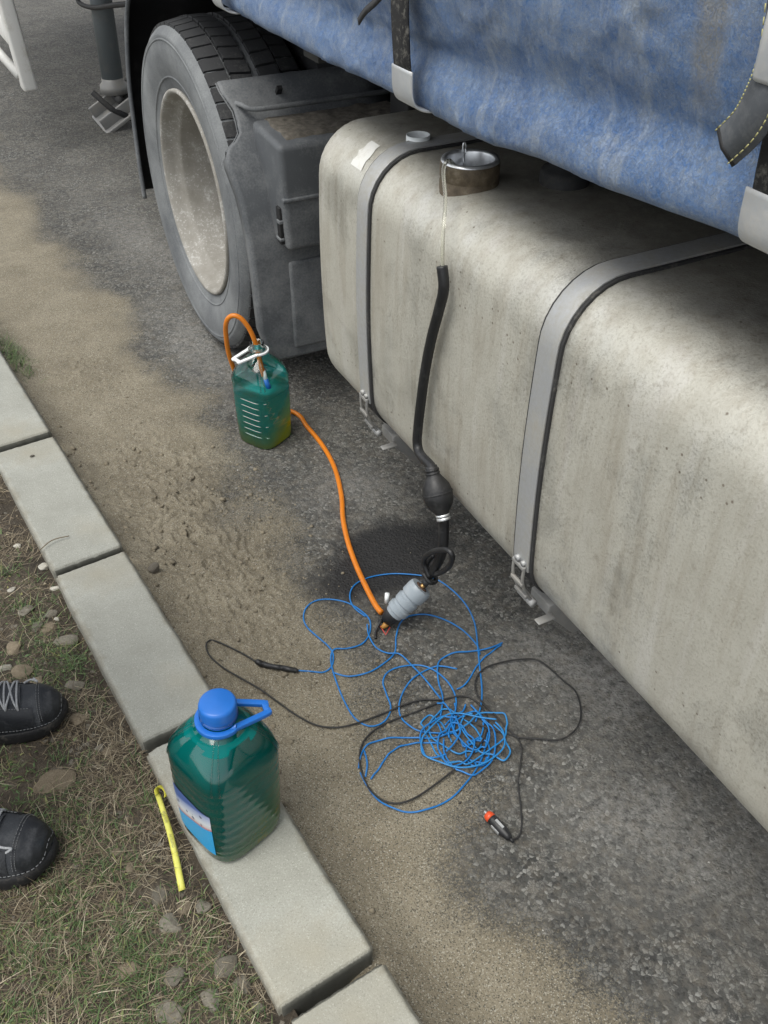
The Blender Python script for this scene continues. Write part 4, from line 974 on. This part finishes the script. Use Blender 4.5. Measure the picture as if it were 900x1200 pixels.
def gauss_sum(x, y, L): 
    t = 0
    for px, py, sx_, w in L:
        p = vp(px, py); t = t+w*np.exp(-(((x-p[0])**2+(y-p[1])**2)/sx_**2))
    return t
GP = [(65, 775, .05, 1.), (40, 915, .07, .5), (10, 900, .08, .5), (160, 905, .05, .6), (90, 965, .05, .4), (150, 1130, .09, 1.0), (60, 1100, .12, .6), (20, 1180, .15, .9), (230, 1085, .05, .8), (210, 1010, .05, .6), (120, 1180, .1, .8), (130, 1040, .08, .5), (5, 665, .05, .4), (110, 770, .03, .6), (50, 700, .03, .3)]
gd = lambda x, y: np.clip(gauss_sum(x, y, GP)*sstep(fbm(x, y, 22, 3, 5), .38, .60)+.38*sstep(fbm(x, y, 8, 3, 15), .40, .58)+.30*(x < -.2), 0, 1)
tg = blades('grass', MT['grass'], 30000, 1, (-.75, .175, .3, 2.6), gd, (.010, .032), (.0011, .0028), (.1, 1.2), verge_h, lambda r, n, x, y: np.clip(r.normal(.45, .25, n), 0, 1))
tag(tg, 'sparse short green grass growing out of the verge soil', 'grass', kind='stuff')
DP = [(150, 880, .06, 1.), (135, 920, .06, 1.), (165, 940, .05, .9), (120, 900, .05, .7), (190, 990, .05, .9), (110, 1020, .12, .6), (60, 1060, .12, .6), (110, 850, .05, .6), (20, 640, .06, .8), (25, 560, .07, .8), (90, 830, .04, .6), (250, 1100, .06, .6), (70, 1130, .15, .6), (300, 1170, .05, .7), (110, 740, .05, .4), (30, 690, .05, .5)]
dd = lambda x, y: np.clip(gauss_sum(x, y, DP)+.28*sstep(fbm(x, y, 9, 3, 25), .4, .6), 0, 1)
td = blades('dry_grass', MT['straw'], 19000, 2, (-.75, .18, .3, 2.6), dd, (.022, .062), (.0007, .0018), (-.1, .75), verge_h, lambda r, n, x, y: np.clip(r.normal(.45, .28, n), 0, 1))
tag(td, 'matted dry straw-coloured grass lying over the verge soil', 'dry grass', kind='stuff')
lt = blades('leaf_litter', MT['straw'], 2600, 5, (-.6, .18, .35, 2.4), lambda x, y: .2+.8*sstep(fbm(x, y, 11, 3, 35), .4, .6), (.006, .018), (.003, .007), (-.1, .3), verge_h, lambda r, n, x, y: np.clip(r.normal(.2, .2, n), 0, 1))
tag(lt, 'small brown leaf fragments scattered over the verge soil', 'leaf litter', kind='stuff')
TP = [(r_.uniform(0, 330), r_.uniform(870, 1195)) for r_ in [random.Random(77)] for _ in range(46)]+[(r_.uniform(0, 110), r_.uniform(650, 800)) for r_ in [random.Random(78)] for _ in range(14)]
TP = [(a, b, .016, 1.0) for a, b in TP]
tf = blades('grass_tufts', MT['grass'], 7000, 21, (-.5, .178, .35, 2.0), lambda x, y: np.clip(gauss_sum(x, y, TP), 0, 1)**1.5, (.018, .045), (.0013, .0028), (.5, 1.35), verge_h, lambda r, n, x, y: np.clip(r.normal(.5, .3, n), 0, 1))
tag(tf, 'separate upright tufts of green grass scattered over the verge', 'grass tufts', kind='stuff')
WP = [(65, 775, .035, 1.), (15, 1178, .05, 1.), (150, 1150, .06, .8), (95, 1110, .06, .7), (30, 905, .05, .6), (230, 1090, .04, .8), (60, 960, .05, .5), (5, 672, .02, 1.), (130, 1060, .05, .5), (112, 770, .02, .8), (205, 1000, .04, .5), (50, 1010, .06, .4)]
wd = blades('weeds', MT['grass'], 4200, 11, (-.6, .175, .3, 2.0), lambda x, y: np.clip(gauss_sum(x, y, WP)*sstep(fbm(x, y, 40, 3, 45), .42, .58)+.04, 0, 1), (.006, .016), (.0035, .0075), (.1, .9), verge_h, lambda r, n, x, y: np.clip(r.normal(.6, .25, n), 0, 1))
tag(wd, 'low patches of small broad-leaved green weeds on the verge', 'weeds', kind='stuff')
pt_ = G(22, 428, .0)
tr_ = blades('grass', MT['grass'], 420, 7, (.355, .47, 2.7, 3.15), lambda x, y: np.exp(-(((x-.395)/.035)**2+((y-2.92)/.11)**2)), (.02, .05), (.0012, .0026), (.4, 1.3), road_h, lambda r, n, x, y: np.clip(r.normal(.35, .25, n), 0, 1))
tag(tr_, 'green grass tuft growing in the gutter at the foot of the kerb', 'grass', kind='stuff')
# grit on road and sand
r = np.random.default_rng(8); N = 5200
gx = r.uniform(.36, 1.35, N); gy = r.uniform(.3, 3.0, N); ok = r.random(N) < (.25+.75*sand_mask(gx, gy)); gx, gy = gx[ok], gy[ok]; n = len(gx)
oct_v = np.array([[1, 0, 0], [0, 1, 0], [-1, 0, 0], [0, -1, 0], [0, 0, .8], [0, 0, -.6]]); oct_f = np.array([[0, 1, 4], [1, 2, 4], [2, 3, 4], [3, 0, 4], [1, 0, 5], [2, 1, 5], [3, 2, 5], [0, 3, 5]])
sz_ = np.clip(r.lognormal(-6.85, .40, n), .0005, .0038); jit = 1+r.normal(0, .22, (n, 6, 3)); an = r.uniform(0, 6.28, n)
V = oct_v[None]*jit*sz_[:, None, None]; ca, sa = np.cos(an)[:, None], np.sin(an)[:, None]
V = np.stack([V[..., 0]*ca-V[..., 1]*sa, V[..., 0]*sa+V[..., 1]*ca, V[..., 2]], -1)+np.stack([gx, gy, road_h(gx, gy)+sz_*.2], -1)[:, None]
F = (np.arange(n)[:, None, None]*6+oct_f[None]).reshape(-1, 3)
me = np_mesh('grit', V.reshape(-1, 3), F, {'tint': np.repeat(np.clip(r.normal(.45, .25, n), 0, 1), 6)})
MT['grit'] = m_blade('grit_stone', [(0, (.045, .042, .037)), (.5, (.17, .145, .108)), (.85, (.30, .275, .23)), (1, (.5, .49, .46))])
tag(link('grit', me, MT['grit'], smooth=False), 'fine grit and tiny pebbles scattered over the sand', 'grit', kind='stuff')
# twig on the kerb
m = MB(); a_, b_ = G(44, 647, .103), G(81, 628, .103); mid = (a_+b_)/2+np.array([0, .01, .004])
m.tube(spline([a_-np.array([.03, .0, .012]), a_, mid, b_], 5), [.0012]*16, 6); o = m.build('twig', MT['straw'], None); 
me = o.data; at = me.attributes.new('tint', 'FLOAT', 'POINT'); at.data.foreach_set('value', [.35]*len(me.vertices)); tag(o, 'thin dry twig lying across a kerb stone', 'twig')
p = G(38, 534, .1015); o = link('dirt_crumb', stone_mesh(97, .5), MT['dirt']); o.location = tuple(p); o.scale = (.009, .005, .004); tag(o, 'small dark crumb of dirt on a kerb stone', 'dirt')
# yellow plastic strip
M = Mat('yellow_strip'); 
def m_strip():
    M = Mat('yellow_plastic'); u = M.attr('along'); w = M.attr('across')
    tx = M.math('MULTIPLY', M.rng(M.noise(1400, 2, .8), .5, .56), M.math('MULTIPLY', M.rng(M.math('ABSOLUTE', M.math('SUBTRACT', w, .5)), .2, .26, 1, 0),
         M.math('ADD', M.math('MULTIPLY', M.rng(u, .20, .21), M.rng(u, .34, .33)), M.math('MULTIPLY', M.rng(u, .46, .47), M.rng(u, .60, .59)))))
    colr = M.mix(tx, M.ramp(M.noise(70, 3), [(.3, (.58, .56, .09)), (.7, (.68, .67, .15))]), (.05, .05, .03)); return M.out(colr, .45)
MT['strip'] = m_strip()
a_, b_ = vp(185, 932, .022), vp(213, 1042, .014); n_ = 24; V = []; au = []; aw = []
d_ = (b_-a_)[:2]; d_ /= np.linalg.norm(d_); s_ = np.array([-d_[1], d_[0]])
for i in range(n_+1):
    t = i/n_; p = a_*(1-t)+b_*t; w = .0050*(.85+.25*t); z = p[2]+.004*math.sin(t*4)+.002*math.sin(t*17); side = .004*math.sin(t*3.1)
    for k in (-1, -.3, .3, 1):
        V.append((p[0]+s_[0]*(w*k+side), p[1]+s_[1]*(w*k+side), z+.0010*(1-k*k)*1.3)); au.append(t); aw.append((k+1)/2)
K = 4; F = [(i*K+j, i*K+j+1, (i+1)*K+j+1, (i+1)*K+j) for i in range(n_) for j in range(K-1)]
me = np_mesh('plastic_strip', V, F, {'along': au, 'across': aw})
o = link('plastic_strip', me, MT['strip']); so = o.modifiers.new('solid', 'SOLIDIFY'); so.thickness = .0012
tag(o, 'narrow yellow plastic strip with black print lying in dry grass beside the kerb', 'strip')
q = a_; m = MB(); P = spline([q+np.array([0, 0, .002]), q+np.array([.002, .008, .006]), q+np.array([.010, .012, .004]), q+np.array([.016, .004, -.004]), q+np.array([.012, -.006, -.008])], 6)
m.grid([[p+np.array([-.004, -.002, .004]), p+np.array([.001, .002, .0]), p+np.array([.004, .001, -.006])] for p in P]); k_ = m.build('curled_end', m_plain('yellow_curl', (.56, .53, .06), .45), o); so = k_.modifiers.new('solid', 'SOLIDIFY'); so.thickness = .0012

# ------------------------------------------------------------------ person standing on the verge (only the shoes reach into the photograph)
MT['leather'] = m_dusty('shoe_leather', (.016, .018, .022), (.07, .073, .078), .38, .45, 30, 0, 300, .3)
MT['suede'] = m_dusty('shoe_suede', (.036, .040, .047), (.095, .10, .105), .45, .8, 40, 0, 350, .5)
MT['sole'] = m_dusty('shoe_sole', (.010, .010, .011), (.07, .064, .055), .35, .7, 40)
MT['lace'] = m_plain('grey_lace', (.33, .34, .35), .8, 0, .2, 200)
MT['thread'] = m_plain('light_thread', (.17, .175, .18), .8)
PF = math.radians(-19)
person = empty('person', (-.165, 1.225, VZ), PF); tag(person, 'person in dark trousers and black lace-up shoes standing on the verge facing the truck', 'person')
SL = .290
s_k = [0, .03, .08, .18, .32, .46, .58, .70, .80, .88, .94, .98, 1.0]
w_k = [.010, .024, .031, .035, .036, .040, .046, .0495, .0485, .0430, .0335, .0215, .006]
h_k = [.060, .080, .098, .108, .106, .096, .083, .071, .063, .056, .048, .037, .020]
def sw(s): return np.interp(s, s_k, w_k)
def shh(s): return np.interp(s, s_k, h_k)
def up(s, phi, off=0.0):                                           # phi 0..pi across the shoe
    c_, s_ = math.cos(phi), math.sin(phi)
    w = sw(s)+off; h = shh(s)+off
    skew = .006*math.sin(s*3.0)
    return np.array([s*SL, skew+w*np.sign(c_)*abs(c_)**.75, .022+h*.92*max(s_, 0)**.72])
def make_shoe(parent, loc, rz, mirror):
    mx = lambda p: np.array([p[0]-SL, p[1]*mirror, p[2]])
    ss = np.concatenate([np.linspace(0, .1, 8), np.linspace(.1, .85, 34)[1:], np.linspace(.85, 1, 18)[1:]])
    m = MB(); m.grid([[mx(up(s, ph)) for ph in np.linspace(0, math.pi, 25)] for s in ss])
    sh_ = m.build('shoe', MT['suede'], parent, loc=loc, rot=(0, 0, rz))
    # toe cap shell
    m = MB(); m.grid([[mx(up(s, ph, .0016)) for ph in np.linspace(0, math.pi, 25)] for s in np.linspace(.85, 1.0, 22)]); m.build('toe_cap', MT['leather'], sh_)
    # side overlays
    for lo_, hi_ in ((.0, .95), (math.pi-.95, math.pi)):
        m = MB(); m.grid([[mx(up(s, lo_+(hi_-lo_)*k/8, .0013)) for k in range(9)] for s in np.linspace(.30, .82, 24)]); m.build('side_panel', MT['leather'], sh_)
    # sole
    m = MB(); out = []
    for s in np.concatenate([np.linspace(0, 1, 40)]): out.append((s*SL, .006*math.sin(s*3)+sw(s)+.005))
    for s in np.linspace(1, 0, 40): out.append((s*SL, .006*math.sin(s*3)-sw(s)-.005))
    out = [(x_+(.005 if x_ > SL*.985 else (-.004 if x_ < .003 else 0)), y_) for x_, y_ in out]
    rows = []
    for z, k in ((.0, .97), (.004, 1.0), (.018, 1.0), (.026, .985), (.028, .95)):
        lift = lambda x_: .012*max(0, (x_/SL-.8)/.2)**2
        rows.append([mx((SL*.5+(x_-SL*.5)*k, y_*k, z+lift(x_)*(1 if z < .01 else .6))) for x_, y_ in out])
    m.grid(rows, True, True); m.build('sole', MT['sole'], sh_)
    # stitching
    def stitch(path, r_=.0007):
        r_ *= .75
        P = spline(np.array(path), 6); mm = MB()
        for i in range(0, len(P)-2, 3): mm.tube([mx(P[i]), mx(P[i+1]), mx(P[i+2])], r_, 5)
        mm.build('stitching', MT['thread'], sh_)
    stitch([up(.85, ph, .0026) for ph in np.linspace(.25, math.pi-.25, 16)])
    stitch([up(.865, ph, .0026) for ph in np.linspace(.25, math.pi-.25, 16)])
    stitch([up(s, .12, .003) for s in np.linspace(.35, .93, 14)]+[up(.965, .2, .003), up(.985, .45, .003), up(.992, math.pi/2, .003), up(.985, math.pi-.45, .003), up(.965, math.pi-.2, .003)]+[up(s, math.pi-.12, .003) for s in np.linspace(.93, .35, 14)], .0010)
    for c0 in (.95, math.pi-.95): stitch([up(s, c0, .0022) for s in np.linspace(.42, .80, 12)], .0011)
    # tongue, eyelets and laces
    m = MB(); m.grid([[mx(up(s, ph, .003+.003*math.sin(math.pi*(ph-1.15)/(math.pi-2.3)))) for ph in np.linspace(1.15, math.pi-1.15, 9)] for s in np.linspace(.30, .755, 16)]); m.build('tongue', MT['suede'], sh_)
    m = MB(); ev = [.50, .58, .66, .735]
    for i, s in enumerate(ev):
        m.tube(spline([mx(up(s, ph, .0065 if .9 < ph < 2.2 else .002)) for ph in np.linspace(.88, math.pi-.88, 7)], 3), .0021, 6)
        if i < 3:
            for sg in (1, -1):
                a0, a1 = (.9, math.pi-.9) if sg > 0 else (math.pi-.9, .9)
                m.tube(spline([mx(up(s+(ev[i+1]-s)*k/6, a0+(a1-a0)*k/6, .007 if 0 < k < 6 else .002)) for k in range(7)], 3), .0021, 6)
    m.build('laces', MT['lace'], sh_)
    m = MB(); p = up(.82, math.pi/2-.45, .005); q = mx(p)
    m.tube(spline([q+np.array([-.014, 0, .002]), q+np.array([0, .004*mirror, .004]), q+np.array([.012, -.004, .003]), q+np.array([.004, .010*mirror, .0])], 5), .002, 6); m.build('lace_end', MT['lace'], sh_)
    return sh_
def to_person(w): d = np.array(w[:2])-np.array([-.165, 1.225]); c_, s_ = math.cos(-PF), math.sin(-PF); return (d[0]*c_-d[1]*s_, d[0]*s_+d[1]*c_)
t1 = to_person((.090, 1.330)); t2 = to_person((-.022, 1.030))
make_shoe(person, (t1[0], t1[1], .004), math.radians(3), 1)
sh2 = make_shoe(person, (t2[0], t2[1], .004), math.radians(-16), -1); sh2.scale = (1.06, 1.10, 1.15)
def skin_body(name, verts, edges, radii, mat, parent, sub=2, root=0):
    me = bpy.data.meshes.new(name); me.from_pydata(verts, edges, []); o = link(name, me, mat, parent, smooth=False)
    s = o.modifiers.new('skin', 'SKIN'); s.use_smooth_shade = True
    lay_ = me.skin_vertices[0] if me.skin_vertices else None
    if lay_ is None:
        bpy.context.view_layer.objects.active = o; lay_ = me.skin_vertices.new(name='')
    for i, r_ in enumerate(radii): lay_.data[i].radius = (r_, r_) if not isinstance(r_, tuple) else r_
    lay_.data[root].use_root = True
    b = o.modifiers.new('sub', 'SUBSURF'); b.levels = b.render_levels = sub
    return o
MT['trouser'] = m_plain('dark_trousers', (.022, .025, .034), .85, 0, .2, 60, .3); MT['jacket'] = m_plain('dark_jacket', (.03, .032, .036), .75, 0, .2, 50, .3)
MT['skin'] = m_plain('skin', (.50, .31, .22), .5, 0, .05); MT['hat'] = m_plain('knit_cap', (.02, .021, .024), .9, 0, .3, 120, .6)
ya, yb = t1[1], t2[1]; xa, xb_ = t1[0]-.225, t2[0]-.235; xm = (xa+xb_)/2-.01; ym = (ya+yb)/2
skin_body('trousers', [(xm, ym, .95), (xm, ym, 1.03), (xm, ym+.095, .87), (xm+.02, ym+.13, .50), (xa, ya, .10), (xm, ym-.095, .87), (xm+.02, ym-.13, .50), (xb_, yb, .10)],
          [(0, 1), (0, 2), (2, 3), (3, 4), (0, 5), (5, 6), (6, 7)], [(.12, .16), (.11, .15), .092, .072, .066, .092, .072, .066], MT['trouser'], person)
skin_body('jacket', [(xm, ym, .94), (xm-.01, ym, 1.12), (xm-.01, ym, 1.32), (xm, ym, 1.45), (xm-.01, ym+.17, 1.42), (xm-.05, ym+.25, 1.15), (xm+.09, ym+.17, .98), (xm-.01, ym-.17, 1.42), (xm-.05, ym-.25, 1.15), (xm+.09, ym-.17, .98)],
          [(0, 1), (1, 2), (2, 3), (2, 4), (4, 5), (5, 6), (2, 7), (7, 8), (8, 9)], [(.13, .175), (.125, .165), (.13, .17), (.07, .08), .068, .055, .05, .068, .055, .05], MT['jacket'], person)
# head: one lofted surface with brow, nose, mouth, chin
rows = []
for i in range(25):
    t = i/24; zc = 1.46+t*.30; th = math.pi*t
    if t < .22: rx = ry = .055+.0*t; xo = -.01
    else:
        u_ = (t-.22)/.78; rr_ = max(.0, 1-(2*u_-1)**2)**.5; rx = .02+.082*rr_*(1 if u_ > .2 else .9); ry = .015+.066*rr_; xo = .005
    row = []
    for k in range(32):
        a_ = 2*math.pi*k/32; x_ = xo+rx*math.cos(a_); y_ = ry*math.sin(a_)
        if t > .22 and math.cos(a_) > .75:
            u_ = (t-.22)/.78; f_ = max(0, 1-(abs(math.sin(a_))/.28))
            x_ += .024*f_*math.exp(-((u_-.42)/.07)**2)+.008*math.exp(-((u_-.60)/.05)**2)-.010*math.exp(-((u_-.53)/.035)**2)*math.exp(-((abs(math.sin(a_))-.36)/.14)**2)+.006*math.exp(-((u_-.25)/.03)**2)+.008*math.exp(-((u_-.10)/.06)**2)
        row.append((xm+x_, ym+y_, zc))
    rows.append(row)
m = MB(); m.grid(rows, True, True); hd = m.build('body', MT['skin'], person, sub=1)
m = MB(); m.grid([[(xm+.005+(.108*math.cos(t)+.002)*math.cos(a_), ym+.088*math.cos(t)*math.sin(a_), 1.672+.105*math.sin(t)) for a_ in np.arange(32)*2*math.pi/32] for t in np.linspace(-.15, 1.55, 12)], True); m.build('knit_cap', MT['hat'], person)
for s in (-1, 1):
    m = MB(); m.lathe([(.0001, -.006), (.014, -.004), (.017, .002), (.010, .006), (.0001, .006)], 16, Matrix.Translation((xm-.005, ym+s*.081, 1.625)) @ Matrix.Rotation(math.pi/2*s, 4, 'X') @ Matrix.Scale(1.6, 4, (0, 1, 0))); m.build('ear', MT['skin'], person)
    m = MB(); m.lathe([(.0001, .012), (.008, .009), (.012, .0), (.008, -.009), (.0001, -.012)], 12, Matrix.Translation((xm+.084, ym+s*.031, 1.643))); m.build('eye', m_plain('eye', (.3, .28, .26), .2), person)
